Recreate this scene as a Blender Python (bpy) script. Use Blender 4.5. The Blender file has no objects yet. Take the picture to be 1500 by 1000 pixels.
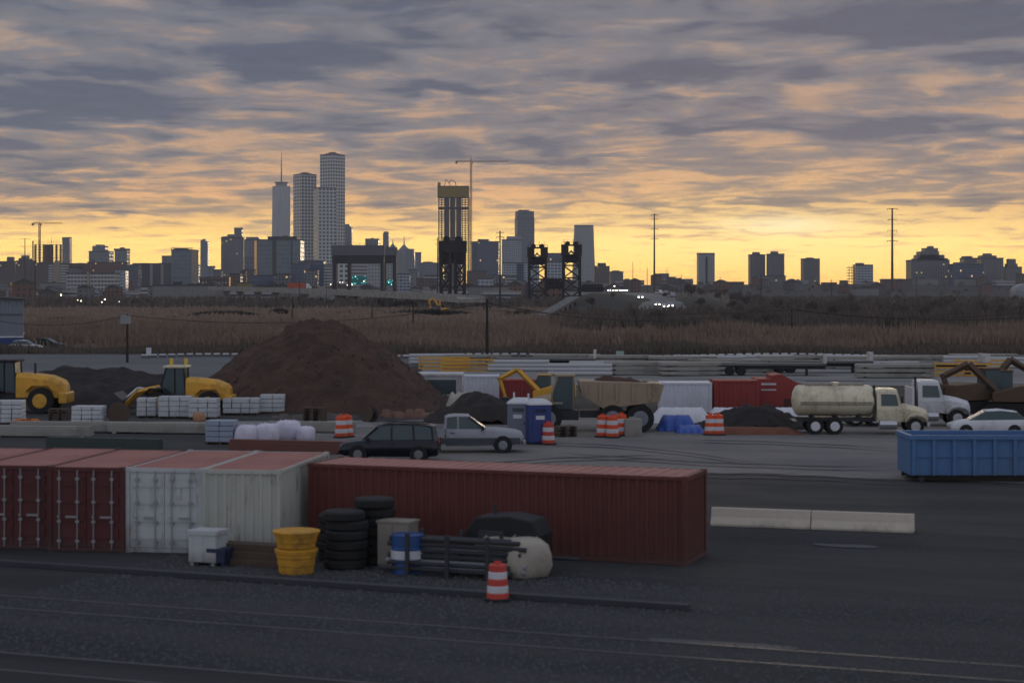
import bpy, math, random
import numpy as np
from mathutils import Vector, Matrix
random.seed(7); np.random.seed(7)
R = math.radians
scene = bpy.context.scene
col = scene.collection

# ------------------------------------------------------------------ camera
# a long-lens view from a raised railway line: eye 8 m up, looking along +Y
F, HC, HOR = 2600.0, 8.0, 425.0
cam = bpy.data.cameras.new('camera')
cam_o = bpy.data.objects.new('camera', cam); col.objects.link(cam_o)
cam.sensor_width = 36; cam.lens = 36 * F / 1500.0
cam.shift_y = -75 / 1500.0
cam.dof.use_dof = True; cam.dof.focus_distance = 2500; cam.dof.aperture_fstop = 1.2
cam.clip_start = 0.5; cam.clip_end = 30000
cam_o.location = (0, 0, HC); cam_o.rotation_euler = (R(90), 0, 0)
scene.camera = cam_o
# converting a bearing and a distance to metres
def PX(px, d): return (px - 750.0) / F * d
def PZ(py, d): return HC - (py - HOR) / F * d
def GD(py): return HC * F / (py - HOR)

scene.view_settings.view_transform = 'Standard'
scene.view_settings.look = 'None'
scene.view_settings.exposure = 0.14
scene.view_settings.gamma = 1.0
scene.cycles.use_denoising = True
scene.cycles.max_bounces = 6
scene.cycles.volume_bounces = 1
scene.cycles.volume_max_steps = 64

def lin(c):
    return tuple(((v / 255.0) / 12.92 if v / 255.0 <= 0.04045 else ((v / 255.0 + 0.055) / 1.055) ** 2.4) for v in c)

# ------------------------------------------------------------------ node helper
class NT:
    def __init__(s, tree): s.t = tree; s.n = tree.nodes; s.l = tree.links
    def new(s, typ, **kw):
        n = s.n.new(typ)
        for k, v in kw.items(): setattr(n, k, v)
        return n
    def put(s, sock, v):
        if isinstance(v, bpy.types.NodeSocket): s.l.new(v, sock)
        else:
            if isinstance(v, (tuple, list)) and len(v) == 3 and sock.type == 'RGBA': v = (*v, 1)
            sock.default_value = v
    def m(s, op, a, b=0.0, c=0.0, clamp=False):
        n = s.new('ShaderNodeMath', operation=op, use_clamp=clamp)
        s.put(n.inputs[0], a); s.put(n.inputs[1], b); s.put(n.inputs[2], c)
        return n.outputs[0]
    def mix(s, f, a, b, mode='MIX'):
        n = s.new('ShaderNodeMixRGB', blend_type=mode)
        s.put(n.inputs[0], f); s.put(n.inputs[1], a); s.put(n.inputs[2], b)
        return n.outputs[0]
    def xyz(s, x, y, z):
        n = s.new('ShaderNodeCombineXYZ')
        for i, v in enumerate((x, y, z)): s.put(n.inputs[i], v)
        return n.outputs[0]
    def sep(s, v):
        n = s.new('ShaderNodeSeparateXYZ'); s.put(n.inputs[0], v); return n.outputs
    def noise(s, vec, scale, detail=4, rough=0.55, dist=0.0, out=0):
        n = s.new('ShaderNodeTexNoise')
        if vec is not None: s.put(n.inputs['Vector'], vec)
        n.inputs['Scale'].default_value = scale; n.inputs['Detail'].default_value = detail
        n.inputs['Roughness'].default_value = rough; n.inputs['Distortion'].default_value = dist
        return n.outputs[out]
    def smooth(s, v, a, b):
        n = s.new('ShaderNodeMapRange', interpolation_type='SMOOTHSTEP')
        s.put(n.inputs[0], v); s.put(n.inputs[1], a); s.put(n.inputs[2], b)
        return n.outputs[0]
    def ramp(s, v, stops):
        n = s.new('ShaderNodeValToRGB'); cr = n.color_ramp
        while len(cr.elements) > 1: cr.elements.remove(cr.elements[-1])
        for i, (p, c) in enumerate(stops):
            e = cr.elements[0] if i == 0 else cr.elements.new(p)
            e.position = p; e.color = (*c, 1)
        s.put(n.inputs[0], v); return n.outputs[0]

# ------------------------------------------------------------------ world: dawn sky behind a broken cloud deck
SUN_AZ, SUN_EL = R(9.3), R(2.2)          # the sun stands low, a little right of the view, behind the cloud
world = bpy.data.worlds.new('World'); scene.world = world; world.use_nodes = True
w = NT(world.node_tree); w.n.clear()
sky = w.new('ShaderNodeTexSky', sky_type='NISHITA', sun_disc=False)
sky.sun_elevation = SUN_EL; sky.sun_rotation = SUN_AZ; sky.altitude = 10; sky.air_density = 1.0; sky.dust_density = 2.0
tc = w.new('ShaderNodeTexCoord').outputs['Generated']
dx, dy, dz = w.sep(tc)
hz = w.m('MAXIMUM', dz, 0.0)
hor = w.m('SQRT', w.m('ADD', w.m('MULTIPLY', dx, dx), w.m('MULTIPLY', dy, dy)))
el = w.m('DIVIDE', hz, w.m('MAXIMUM', hor, 0.02))                 # tangent of the elevation
ysafe = w.m('MAXIMUM', dy, 0.05)
az = w.m('DIVIDE', dx, ysafe)                                      # tangent of the bearing from +Y
front = w.smooth(dy, -0.5, 0.7)
# the deck as a plane overhead, flattened near the horizon
den = w.m('ADD', hz, 0.060)
cu = w.m('DIVIDE', dx, den); cv = w.m('DIVIDE', dy, den)
wob = w.noise(w.xyz(w.m('MULTIPLY', cu, 0.5), w.m('MULTIPLY', cv, 0.8), 3.0), 1.1, 3, 0.5, 0.0, 1)
wx, wy, wz = w.sep(wob)
cu2 = w.m('ADD', cu, w.m('MULTIPLY', w.m('SUBTRACT', wx, .5), 0.4))
cv2 = w.m('ADD', cv, w.m('MULTIPLY', w.m('SUBTRACT', wy, .5), 0.5))
nA = w.noise(w.xyz(w.m('MULTIPLY', cu2, 1.0), w.m('MULTIPLY', cv2, .75), 0.0), 2.5, 8, 0.55, 0.2)
nB = w.noise(w.xyz(w.m('MULTIPLY', cu2, 0.45), w.m('MULTIPLY', cv2, 1.0), 9.0), 0.9, 3, 0.5, 0.1)
nC = w.noise(w.xyz(w.m('MULTIPLY', cu2, 1.0), w.m('MULTIPLY', cv2, 1.1), 4.0), 8.0, 6, 0.62, 0.3)
# the larger dark banks, each at its bearing and elevation, ragged by the noise
rx = w.m('ADD', az, w.m('MULTIPLY', w.m('SUBTRACT', nC, .5), 0.055))
rz = w.m('ADD', el, w.m('MULTIPLY', w.m('SUBTRACT', nA, .5), 0.030))
BANKS = [(110,162,150,26,1.0),(430,78,150,20,.8),(150,112,120,16,.6),(645,132,85,9,.8),(395,108,75,13,.8),(1000,108,170,22,.85),
         (780,208,70,11,.7),(650,222,50,15,.6),(1380,46,230,34,.75),(1320,188,75,8,.7),(100,252,90,14,.7),(170,316,34,5,.9),
         (455,190,120,10,.4),(760,236,90,6,.6),(860,232,70,6,.5),(570,300,45,14,.5),(120,292,40,10,.4),(1130,292,110,6,.5),(30,290,60,12,.55),
         (1440,100,120,16,.7),(620,30,260,14,.4),(1020,190,120,7,.5),(1440,300,90,8,.6),(500,8,250,12,.4),(20,215,90,9,.4),(940,300,120,5,.35),(380,160,60,6,.4)]
bank = None
for (bx, by, ax_, ay_, wt) in BANKS:
    gx = w.m('MULTIPLY', w.m('SUBTRACT', rx, (bx - 750) / F), F / (ax_ * 1.05))
    gz = w.m('MULTIPLY', w.m('SUBTRACT', rz, (HOR - by) / F), F / (ay_ * 1.15))
    r2 = w.m('ADD', w.m('MULTIPLY', gx, gx), w.m('MULTIPLY', gz, gz))
    g = w.m('MULTIPLY', w.m('EXPONENT', w.m('MULTIPLY', r2, -1.1)), wt)
    bank = g if bank is None else w.m('MAXIMUM', bank, g)
bank = w.m('MULTIPLY', bank, w.smooth(dy, 0.0, 0.3))
# streaks: thin bright seams between the banks
nS = w.noise(w.xyz(w.m('MULTIPLY', cu2, 0.95), w.m('MULTIPLY', cv2, .9), 21.0), 3.9, 7, 0.57, 0.4)
dens = w.m('ADD', w.m('MULTIPLY', w.m('SUBTRACT', nA, .5), 1.5), w.m('MULTIPLY', w.m('SUBTRACT', nS, .5), 1.5))
dens = w.m('ADD', dens, w.m('MULTIPLY', w.m('SUBTRACT', nC, .5), 0.5))
dens = w.m('ADD', dens, w.m('MULTIPLY', w.m('SUBTRACT', nB, .5), 0.9))
dens = w.m('ADD', dens, w.m("MULTIPLY", bank, 0.95))
cover = w.ramp(w.m('MULTIPLY', el, 5.0), [(0.0, (0.02,)*3), (0.08,(.12,)*3), (0.15, (0.26,)*3), (0.22, (0.44,)*3), (0.33, (0.54,)*3), (0.60, (.60,)*3), (0.85, (.68,)*3), (1.0, (.7,)*3)])
cover = w.sep(cover)[0]
dens = w.m('ADD', dens, cover)
mask = w.smooth(dens, 0.22, 0.72)
deep = w.smooth(dens, 0.66, 1.12)          # thick hearts of the banks
e5 = w.m('MULTIPLY', el, 5.0)           # ramp position 1.0 = elevation tangent 0.2
behind = w.ramp(e5, [(0.0, lin((244,180,88))), (0.05, lin((252,202,92))), (0.13, lin((255,214,112))), (0.20, lin((248,196,112))), (0.27, lin((236,178,118))), (0.36, lin((210,166,122))),
                     (0.50, lin((190,154,126))), (0.68, lin((166,144,130))), (0.85, lin((150,138,136))), (1.0, lin((140,132,136)))])
cloud = w.ramp(e5, [(0.0, lin((206,160,100))), (0.12, lin((204,164,112))), (0.22, lin((166,140,112))), (0.32, lin((134,124,118))), (0.45, lin((120,118,124))), (0.65, lin((112,114,124))), (0.85, lin((104,109,122))), (1.0, lin((100,106,120)))])
core = w.ramp(e5, [(0.0, lin((176,142,98))), (0.15, lin((136,120,104))), (0.28, lin((94,96,106))), (0.45, lin((74,86,106))), (0.70, lin((70,82,104))), (1.0, lin((70,81,103)))])
dcol = w.mix(mask, behind, cloud)
dcol = w.mix(deep, dcol, core)
fine = w.m('MULTIPLY', w.m('SUBTRACT', nC, 0.5), 0.6)
kf = w.m('ADD', 1.0, fine)
dcol = w.mix(1.0, dcol, w.xyz(kf, kf, kf), 'MULTIPLY')
over = w.mix(nA, lin((132,140,158)), lin((168,172,184)))
dcol = w.mix(w.smooth(el, 0.22, 0.6), dcol, over)
back = w.mix(w.smooth(el, 0.0, 0.5), lin((178,179,186)), lin((150,154,168)))
dcol = w.mix(w.m('SUBTRACT', 1.0, front), dcol, back)
# the glow where the sun sits behind the cloud
def glow(bx, by, ax_, ay_):
    gx = w.m('MULTIPLY', w.m('SUBTRACT', rx, (bx - 750) / F), F / ax_)
    gz = w.m('MULTIPLY', w.m('SUBTRACT', el, (HOR - by) / F), F / ay_)
    return w.m('MULTIPLY', w.m('EXPONENT', w.m('MULTIPLY', w.m('ADD', w.m('MULTIPLY', gx, gx), w.m('MULTIPLY', gz, gz)), -1.0)), w.smooth(dy, 0.0, 0.3))
g1 = w.m('MULTIPLY', glow(1140, 345, 330, 60), w.m('SUBTRACT', 1.0, w.m('MULTIPLY', mask, 0.75)))
dcol = w.mix(w.m('MULTIPLY', g1, 0.55, clamp=True), dcol, lin((255,230,150)))
g2 = w.m('MULTIPLY', glow(1150, 330, 85, 13), w.m('ADD', 0.25, nC))
dcol = w.mix(w.m('MULTIPLY', g2, 0.75, clamp=True), dcol, lin((255,246,200)))
g3 = w.m('MULTIPLY', glow(300, 385, 300, 26), 0.35)
dcol = w.mix(g3, dcol, lin((255,222,128)))
gain = w.ramp(e5, [(0.0, (.84,)*3), (0.14, (.86,)*3), (0.24, (.64,)*3), (0.5, (.52,)*3), (1.0, (.46,)*3)])   # x2 below: brightest low down
gain = w.m('MULTIPLY', w.sep(gain)[0], 2.4)
bg1 = w.new('ShaderNodeBackground'); w.put(bg1.inputs[0], dcol); w.put(bg1.inputs[1], gain)
bg2 = w.new('ShaderNodeBackground'); w.put(bg2.inputs[0], sky.outputs[0]); bg2.inputs[1].default_value = 0.05
add = w.new('ShaderNodeMixShader'); add.inputs[0].default_value = 0.05    # the deck lets a little clear sky through
w.l.new(bg1.outputs[0], add.inputs[1]); w.l.new(bg2.outputs[0], add.inputs[2])
wo = w.new('ShaderNodeOutputWorld'); w.l.new(add.outputs[0], wo.inputs[0])

sun = bpy.data.lights.new('sun', 'SUN'); sun.energy = 0.5; sun.angle = R(12); sun.color = (1.0, 0.80, 0.55)
sun_o = bpy.data.objects.new('sun', sun); col.objects.link(sun_o)
sd = Vector((math.sin(SUN_AZ) * math.cos(SUN_EL), math.cos(SUN_AZ) * math.cos(SUN_EL), math.sin(SUN_EL)))
sun_o.rotation_euler = sd.to_track_quat('Z', 'Y').to_euler()
sun_o.location = (60, 400, 200)

# ------------------------------------------------------------------ materials
MATS = {}
def mat(name, rgb, rough=0.8, metal=0.0, var=0.15, vscale=1.5, bump=0.0, bscale=8.0, emit=None, estr=1.0, dirt=None, trans=0.0, streak=None):
    if name in MATS: return MATS[name]
    m = bpy.data.materials.new(name); m.use_nodes = True; t = NT(m.node_tree)
    p = t.n['Principled BSDF']; p.inputs['Roughness'].default_value = rough; p.inputs['Metallic'].default_value = metal
    co = t.new('ShaderNodeTexCoord').outputs['Object']
    n1 = t.noise(co, vscale, 5, 0.6)
    k = t.m('ADD', 1.0 - var, t.m('MULTIPLY', n1, 2 * var))
    c = t.mix(1.0, rgb, t.xyz(k, k, k), 'MULTIPLY')
    if dirt:
        n2 = t.noise(co, vscale * 0.45, 8, 0.7)
        c = t.mix(t.m('MULTIPLY', t.smooth(n2, 0.45, 0.68), dirt[1]), c, dirt[0])
    if streak:                      # rust and grime running down from the top
        X_, Y_, Z_ = t.sep(co)
        n3 = t.noise(t.xyz(t.m('MULTIPLY', X_, 3.2), t.m('MULTIPLY', Y_, 3.2), t.m('MULTIPLY', Z_, .35)), 1.6, 6, .65)
        n4 = t.noise(co, 2.6, 7, .7)
        k3 = t.m('MULTIPLY', t.smooth(n3, .52, .70), t.smooth(n4, .35, .6))
        c = t.mix(t.m('MULTIPLY', k3, streak[1]), c, streak[0])
        low = t.smooth(Z_, .55, .0)
        c = t.mix(t.m('MULTIPLY', t.m('MULTIPLY', low, n4), .9), c, lin((74,66,60)))
    t.put(p.inputs['Base Color'], c)
    if emit:
        t.put(p.inputs['Emission Color'], emit); p.inputs['Emission Strength'].default_value = estr
    if bump:
        b = t.new('ShaderNodeBump'); b.inputs['Strength'].default_value = bump; b.inputs['Distance'].default_value = 0.05
        t.put(b.inputs['Height'], t.noise(co, bscale, 4, 0.6)); t.l.new(b.outputs[0], p.inputs['Normal'])
    MATS[name] = m; return m

def facade(name, wall, glass, sx, sz, fx, fz, gr=0.12, lit=0.0, wvar=0.08, jit=0.5, vstripe=None):
    """walls with a grid of windows; UV is in metres"""
    if name in MATS: return MATS[name]
    m = bpy.data.materials.new(name); m.use_nodes = True; t = NT(m.node_tree)
    p = t.n['Principled BSDF']
    uv = t.new('ShaderNodeUVMap').outputs[0]
    u, v, _ = t.sep(uv)
    us = t.m('DIVIDE', u, sx); vs = t.m('DIVIDE', v, sz)
    fu = t.m('FRACT', us); fv = t.m('FRACT', vs)
    mu = t.m('LESS_THAN', fu, fx); mv = t.m('LESS_THAN', fv, fz)
    win = t.m('MULTIPLY', mu, mv)
    nrm = t.sep(t.new('ShaderNodeNewGeometry').outputs['Normal'])[2]
    win = t.m('MULTIPLY', win, t.m('LESS_THAN', nrm, 0.6))
    wn = t.new('ShaderNodeTexWhiteNoise', noise_dimensions='2D')
    t.put(wn.inputs['Vector'], t.xyz(t.m('FLOOR', us), t.m('FLOOR', vs), 0))
    r = wn.outputs['Value']
    k = t.m('ADD', 1.0 - jit, t.m('MULTIPLY', r, 2 * jit))
    g = t.mix(1.0, glass, t.xyz(k, k, k), 'MULTIPLY')
    co = t.new('ShaderNodeTexCoord').outputs['Object']
    n1 = t.noise(co, 0.12, 5, 0.65)
    kw = t.m('ADD', 1.0 - wvar, t.m('MULTIPLY', n1, 2 * wvar))
    wc = t.mix(1.0, wall, t.xyz(kw, kw, kw), 'MULTIPLY')
    if vstripe:
        wc = t.mix(t.m('LESS_THAN', t.m('FRACT', t.m('DIVIDE', u, vstripe[0])), vstripe[1]), wc, vstripe[2])
        win = t.m('MULTIPLY', win, t.m('GREATER_THAN', t.m('FRACT', t.m('DIVIDE', u, vstripe[0])), vstripe[1]))
    t.put(p.inputs['Base Color'], t.mix(win, wc, g))
    t.put(p.inputs['Roughness'], t.m('SUBTRACT', 0.85, t.m('MULTIPLY', win, 0.85 - gr)))
    if lit > 0:
        on = t.m('MULTIPLY', win, t.m('LESS_THAN', r, lit))
        t.put(p.inputs['Emission Color'], lin((255,214,150))); t.put(p.inputs['Emission Strength'], t.m('MULTIPLY', on, 0.7))
    MATS[name] = m; return m

# ------------------------------------------------------------------ mesh builder
class MB:
    def __init__(s): s.v = []; s.f = []; s.mi = []; s.cur = 0; s.sm = []; s.smooth = False
    def add(s, vs, fs):
        b = len(s.v); s.v += [tuple(v) for v in vs]
        for f in fs: s.f.append([b + i for i in f]); s.mi.append(s.cur); s.sm.append(s.smooth)
        return s
    def box(s, x0, x1, y0, y1, z0, z1, top=None):
        a = top or (0, 0)
        vs = [(x0,y0,z0),(x1,y0,z0),(x1,y1,z0),(x0,y1,z0),(x0+a[0],y0+a[1],z1),(x1-a[0],y0+a[1],z1),(x1-a[0],y1-a[1],z1),(x0+a[0],y1-a[1],z1)]
        return s.add(vs, [(0,3,2,1),(4,5,6,7),(0,1,5,4),(1,2,6,5),(2,3,7,6),(3,0,4,7)])
    def cbox(s, cx, cy, cz, sx, sy, sz): return s.box(cx-sx/2, cx+sx/2, cy-sy/2, cy+sy/2, cz-sz/2, cz+sz/2)
    def prism(s, poly, z0, z1, k=1.0, cx=0, cy=0):       # plan polygon, ccw
        n = len(poly)
        vs = [(x, y, z0) for x, y in poly] + [(cx+(x-cx)*k, cy+(y-cy)*k, z1) for x, y in poly]
        return s.add(vs, [tuple(range(n-1,-1,-1)), tuple(range(n,2*n))] + [(i,(i+1)%n,(i+1)%n+n,i+n) for i in range(n)])
    def side(s, poly, y0, y1):                          # x-z outline (ccw seen from -y), extruded along y
        n = len(poly)
        vs = [(x, y0, z) for x, z in poly] + [(x, y1, z) for x, z in poly]
        return s.add(vs, [tuple(range(n)), tuple(range(2*n-1,n-1,-1))] + [((i+1)%n,i,i+n,(i+1)%n+n) for i in range(n)])
    def tube(s, p0, p1, r0, r1=None, n=8, cap=True):
        r1 = r0 if r1 is None else r1
        p0 = Vector(p0); p1 = Vector(p1); d = (p1 - p0)
        if d.length < 1e-6: return s
        d.normalize(); a = d.orthogonal().normalized(); b = d.cross(a)
        vs = []
        for p, r in ((p0, r0), (p1, r1)):
            for i in range(n):
                t = 2 * math.pi * (i + .5) / n; vs.append(p + (a * math.cos(t) + b * math.sin(t)) * r)
        fs = [(i, (i+1)%n, (i+1)%n+n, i+n) for i in range(n)]
        if cap: fs += [tuple(range(n-1,-1,-1)), tuple(range(n,2*n))]
        return s.add(vs, fs)
    def lathe(s, prof, n=20, c=(0,0,0), axis='z'):
        vs = []; 
        for r, z in prof:
            for i in range(n):
                t = 2*math.pi*i/n; a, b = r*math.cos(t), r*math.sin(t)
                vs.append({'z': (c[0]+a, c[1]+b, c[2]+z), 'x': (c[0]+z, c[1]+a, c[2]+b), 'y': (c[0]+a, c[1]+z, c[2]-b)}[axis])
        fs = []
        for k in range(len(prof)-1):
            for i in range(n): fs.append((k*n+i, k*n+(i+1)%n, (k+1)*n+(i+1)%n, (k+1)*n+i))
        fs.append(tuple(range(n-1,-1,-1))); fs.append(tuple(range((len(prof)-1)*n, len(prof)*n)))
        return s.add(vs, fs)
    def loft(s, secs, cap=True, closed=True):
        n = len(secs[0]); vs = [p for q in secs for p in q]; fs = []
        for k in range(len(secs)-1):
            for i in range(n if closed else n-1): fs.append((k*n+i, k*n+(i+1)%n, (k+1)*n+(i+1)%n, (k+1)*n+i))
        if cap: fs.append(tuple(range(n-1,-1,-1))); fs.append(tuple(range((len(secs)-1)*n, len(secs)*n)))
        return s.add(vs, fs)
    def build(s, name, mats, parent=None, bevel=0.0, loc=None, fix=False):
        me = bpy.data.meshes.new(name); me.from_pydata(s.v, [], s.f)
        if not isinstance(mats, (list, tuple)): mats = [mats]
        for m in mats: me.materials.append(m)
        me.polygons.foreach_set('material_index', s.mi); me.polygons.foreach_set('use_smooth', s.sm)
        if fix:
            import bmesh
            bm = bmesh.new(); bm.from_mesh(me); bmesh.ops.recalc_face_normals(bm, faces=bm.faces); bm.to_mesh(me); bm.free()
        me.update()
        uvl = me.uv_layers.new(name='UVMap'); uvs = []
        for p in me.polygons:
            nx, ny, nz = p.normal; h = math.hypot(nx, ny)
            if h < 0.5: 
                for vi in p.vertices: c = me.vertices[vi].co; uvs += [c.x, c.y]
            else:
                tx, ty = -ny/h, nx/h
                for vi in p.vertices: c = me.vertices[vi].co; uvs += [c.x*tx + c.y*ty + 500, c.z]
        uvl.data.foreach_set('uv', uvs)
        o = bpy.data.objects.new(name, me); col.objects.link(o)
        if parent: o.parent = parent
        if loc: o.location = loc
        if bevel:
            bv = o.modifiers.new('bevel', 'BEVEL'); bv.width = bevel; bv.segments = 2; bv.limit_method = 'ANGLE'; bv.angle_limit = R(40)
        return o

def tag(o, label=None, cat=None, group=None, kind=None):
    if label: o['label'] = label
    if cat: o['category'] = cat
    if group: o['group'] = group
    if kind: o['kind'] = kind
    return o
def thing(name, label, cat, loc=(0,0,0), rz=0.0, group=None):
    o = bpy.data.objects.new(name, None); o.empty_display_size = 0.5; col.objects.link(o)
    o.location = loc; o.rotation_euler = (0, 0, rz)
    return tag(o, label, cat, group)
def copy_tree(o, parent=None):
    c = o.copy(); col.objects.link(c)
    if parent: c.parent = parent
    for ch in list(KIDS.get(o.name, [])) : copy_tree(ch, c)
    return c
KIDS = {}
def register(root):            # remember children once, so copying does not scan the scene
    def rec(o):
        KIDS[o.name] = [c for c in bpy.data.objects if c.parent == o]
        for c in KIDS[o.name]: rec(c)
    rec(root)
def dup(root, loc, rz=0.0, label=None, scale=None, cat=None, group=None):
    if root.name not in KIDS: register(root)
    c = copy_tree(root); c.location = loc; c.rotation_euler = (0, 0, rz)
    if label: c['label'] = label
    if group: c['group'] = group
    if scale: c.scale = (scale,)*3 if not isinstance(scale, tuple) else scale
    return c
def structure(o): o['kind'] = 'structure'; return o

M_STEEL = mat('dark_steel', lin((58,60,66)), 0.6, 0.3, 0.2)
M_RUST = mat('brown_weathered_steel', lin((92,70,56)), 0.8, 0.0, 0.2)
M_CONC = mat('concrete', lin((150,148,142)), 0.9, 0, 0.2, 0.8, dirt=(lin((80,78,74)), 0.6))
M_CONCD = mat('old_grey_concrete', lin((104,104,104)), 0.9, 0, 0.25, 0.5, dirt=(lin((60,60,60)), 0.6))
M_ROOF = mat('roof_felt', lin((70,70,74)), 0.9)
M_PLANT = mat('plant_room_metal', lin((100,102,108)), 0.7)
M_WHITE = mat('white_paint', lin((205,207,212)), 0.45, 0, 0.08, 1.0, dirt=(lin((120,114,104)), 0.5))
M_OFFW = mat('cream_paint', lin((206,196,168)), 0.45, 0, 0.1, 1.2, dirt=(lin((120,105,85)), 0.5))
M_BLACK = mat('black_rubber', lin((30,30,32)), 0.85)
M_DARK = mat('black_plastic', lin((26,27,30)), .75)
M_GLASS = mat('dark_window_glass', lin((60,78,84)), 0.25, 0.0, 0.1)
M_YEL = mat('machine_yellow_paint', lin((214,160,52)), 0.5, 0, 0.12, 1.5, dirt=(lin((110,84,50)), 0.6))
M_TAN = mat('tan_machine_paint', lin((150,134,112)), 0.6, 0, 0.15, 1.0, dirt=(lin((84,72,60)), 0.7))
M_LAMP = mat('lit_lamp', (1,1,1), 0.5, emit=lin((255,240,205)), estr=9.0)
M_HEAD = mat('lit_headlight', (1,1,1), 0.5, emit=lin((255,244,220)), estr=14.0)
M_CYAN = mat('lit_cyan_lamp', (1,1,1), 0.5, emit=lin((90,225,220)), estr=1.6)
# ------------------------------------------------------------------ ground, terrain, roads
def sheet(name, pts, z, m, sub=0):
    mb = MB(); mb.add([(x, y, z) for x, y in pts], [tuple(range(len(pts)))])
    return structure(mb.build(name, m))
def ground_mat(name, a, b, c, s1, s2, rough=0.95, stretch=(1, 1, 1), bump=0.4):
    m = bpy.data.materials.new(name); m.use_nodes = True; t = NT(m.node_tree); p = t.n['Principled BSDF']
    p.inputs['Roughness'].default_value = rough
    p.inputs['Specular IOR Level'].default_value = 0.25
    x, y, z = t.sep(t.new('ShaderNodeTexCoord').outputs['Object'])
    # turned 20 degrees, the lie of the yard and the tracks
    xr = t.m('SUBTRACT', t.m('MULTIPLY', x, math.cos(R(20))), t.m('MULTIPLY', y, math.sin(R(20))))
    yr = t.m('ADD', t.m('MULTIPLY', x, math.sin(R(20))), t.m('MULTIPLY', y, math.cos(R(20))))
    v = t.xyz(t.m('MULTIPLY', xr, stretch[0]), t.m('MULTIPLY', yr, stretch[1]), z)
    n1 = t.noise(v, s1, 8, 0.62, 0.4); n2 = t.noise(v, s2, 6, 0.7)
    n3 = t.noise(v, s1 * 0.23, 5, 0.55, 0.6)
    k = t.smooth(n1, 0.38, 0.64)
    cc = t.mix(k, a, b); cc = t.mix(t.smooth(n3, 0.52, 0.66), cc, c)
    kk = t.m('ADD', 0.72, t.m('MULTIPLY', n2, 0.56)); cc = t.mix(1.0, cc, t.xyz(kk, kk, kk), 'MULTIPLY')
    t.put(p.inputs['Base Color'], cc)
    bb = t.new('ShaderNodeBump'); bb.inputs['Strength'].default_value = bump; bb.inputs['Distance'].default_value = 0.08
    t.put(bb.inputs['Height'], t.m('ADD', n2, n1)); t.l.new(bb.outputs[0], p.inputs['Normal'])
    return m
G_BASE = ground_mat('dark_cinder_ground', (.038,.040,.043), (.062,.061,.058), (.023,.024,.028), 0.22, 3.0, stretch=(.45, 1.6, 1))
G_YARD = ground_mat('worn_asphalt', (.155,.152,.15), (.21,.2,.19), (.09,.088,.088), 0.16, 2.2, stretch=(.35, 1.5, 1))
G_NEAR = ground_mat('track_cinders', (.034,.037,.040), (.052,.053,.055), (.021,.024,.028), 0.3, 5.0, stretch=(.3, 1.8, 1))
G_MARSH = ground_mat('marsh_soil', (.11,.09,.072), (.16,.125,.10), (.06,.052,.046), 0.02, .5)
G_LOT = ground_mat('parking_asphalt', (.115,.12,.13), (.14,.145,.155), (.08,.084,.09), 0.06, 1.4)
G_PALE = ground_mat('pale_concrete_yard', (.2,.2,.2), (.27,.265,.255), (.12,.12,.12), 0.12, 1.5, stretch=(.4, 2.2, 1))
G_GRASS = ground_mat('winter_grass', (.030,.032,.030), (.044,.044,.040), (.024,.024,.023), 0.03, .6)
G_ROAD = ground_mat('road_asphalt', (.16,.165,.17), (.2,.2,.2), (.11,.11,.115), 0.06, 1.2)

sheet('ground', [(-4200,-200),(4200,-200),(4200,8600),(-4200,8600)], 0.0, G_MARSH)
sheet('railway_ground', [(-60,-60),(60,-60),(75,60),(75,58),(-75,112),(-60,60)][:2]+[(70,38.0),(-70,89.0)], 0.004, G_NEAR)
# yard of dark gravel, a paler worn surface where the vehicles stand
sheet('yard_ground', [(70,38.0),(110,205),(-55,222),(-120,190),(-70,89.0)], 0.006, G_BASE)
sheet('yard_pavement', [(-9,84.5),(9,77.5),(26,72),(60,66),(62,108),(-2,112),(-14,104)], 0.012, G_YARD)
sheet('pale_yard_strip', [(-36,104.5),(-20,101.5),(-8,104),(-9,109),(-22,108),(-36,107.8)], 0.016, G_PALE)
sheet('storage_ground', [(-8,150),(98,146),(104,200),(-10,204)], 0.018, G_PALE)
sheet('parking_lot', [(-90,160),(-27,160),(-12,180),(-6,207),(-40,214),(-46,240),(-90,240)], 0.020, G_LOT)

M_TRK = mat('dark_tyre_mark', (.042,.042,.044), .8, 0, .5, .8)
def tyre_track(px0, py0, px1, py1, bow, wd=.32, gap=1.7):
    for s_ in (0, 1):
        p0 = Vector((PX(px0, GD(py0)), GD(py0) + s_*gap, .03)); p1 = Vector((PX(px1, GD(py1)), GD(py1) + s_*gap, .03)); pts = []
        for i in range(15):
            u = i/14; p = p0.lerp(p1, u); p.y += bow*math.sin(u*3.14) + .15*math.sin(u*17+px0); pts.append(p)
        q = MB(); vs = []
        for i, p in enumerate(pts):
            w2 = wd/2*(.55+.45*math.sin(i*2.3+py0)**2)*min(1, i/3+.2, (14-i)/3+.2); vs += [(p.x, p.y-w2, p.z), (p.x, p.y+w2, p.z)]
        q.add(vs, [(2*i, 2*i+2, 2*i+3, 2*i+1) for i in range(14)]); structure(q.build('tyre_track', M_TRK))
for a_ in ((800,652,1120,684,2.2),(820,668,1300,690,-1.5),(1000,648,1320,662,1.0),(640,690,980,672,1.2),(1040,700,1330,712,.8),(900,692,1180,700,-.8),(60,560,330,548,3),(700,520,1400,527,6)): tyre_track(*a_)
M_WATER = mat('puddle_water', (.062,.065,.072), .75, 0, .1, 1.0)
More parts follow.
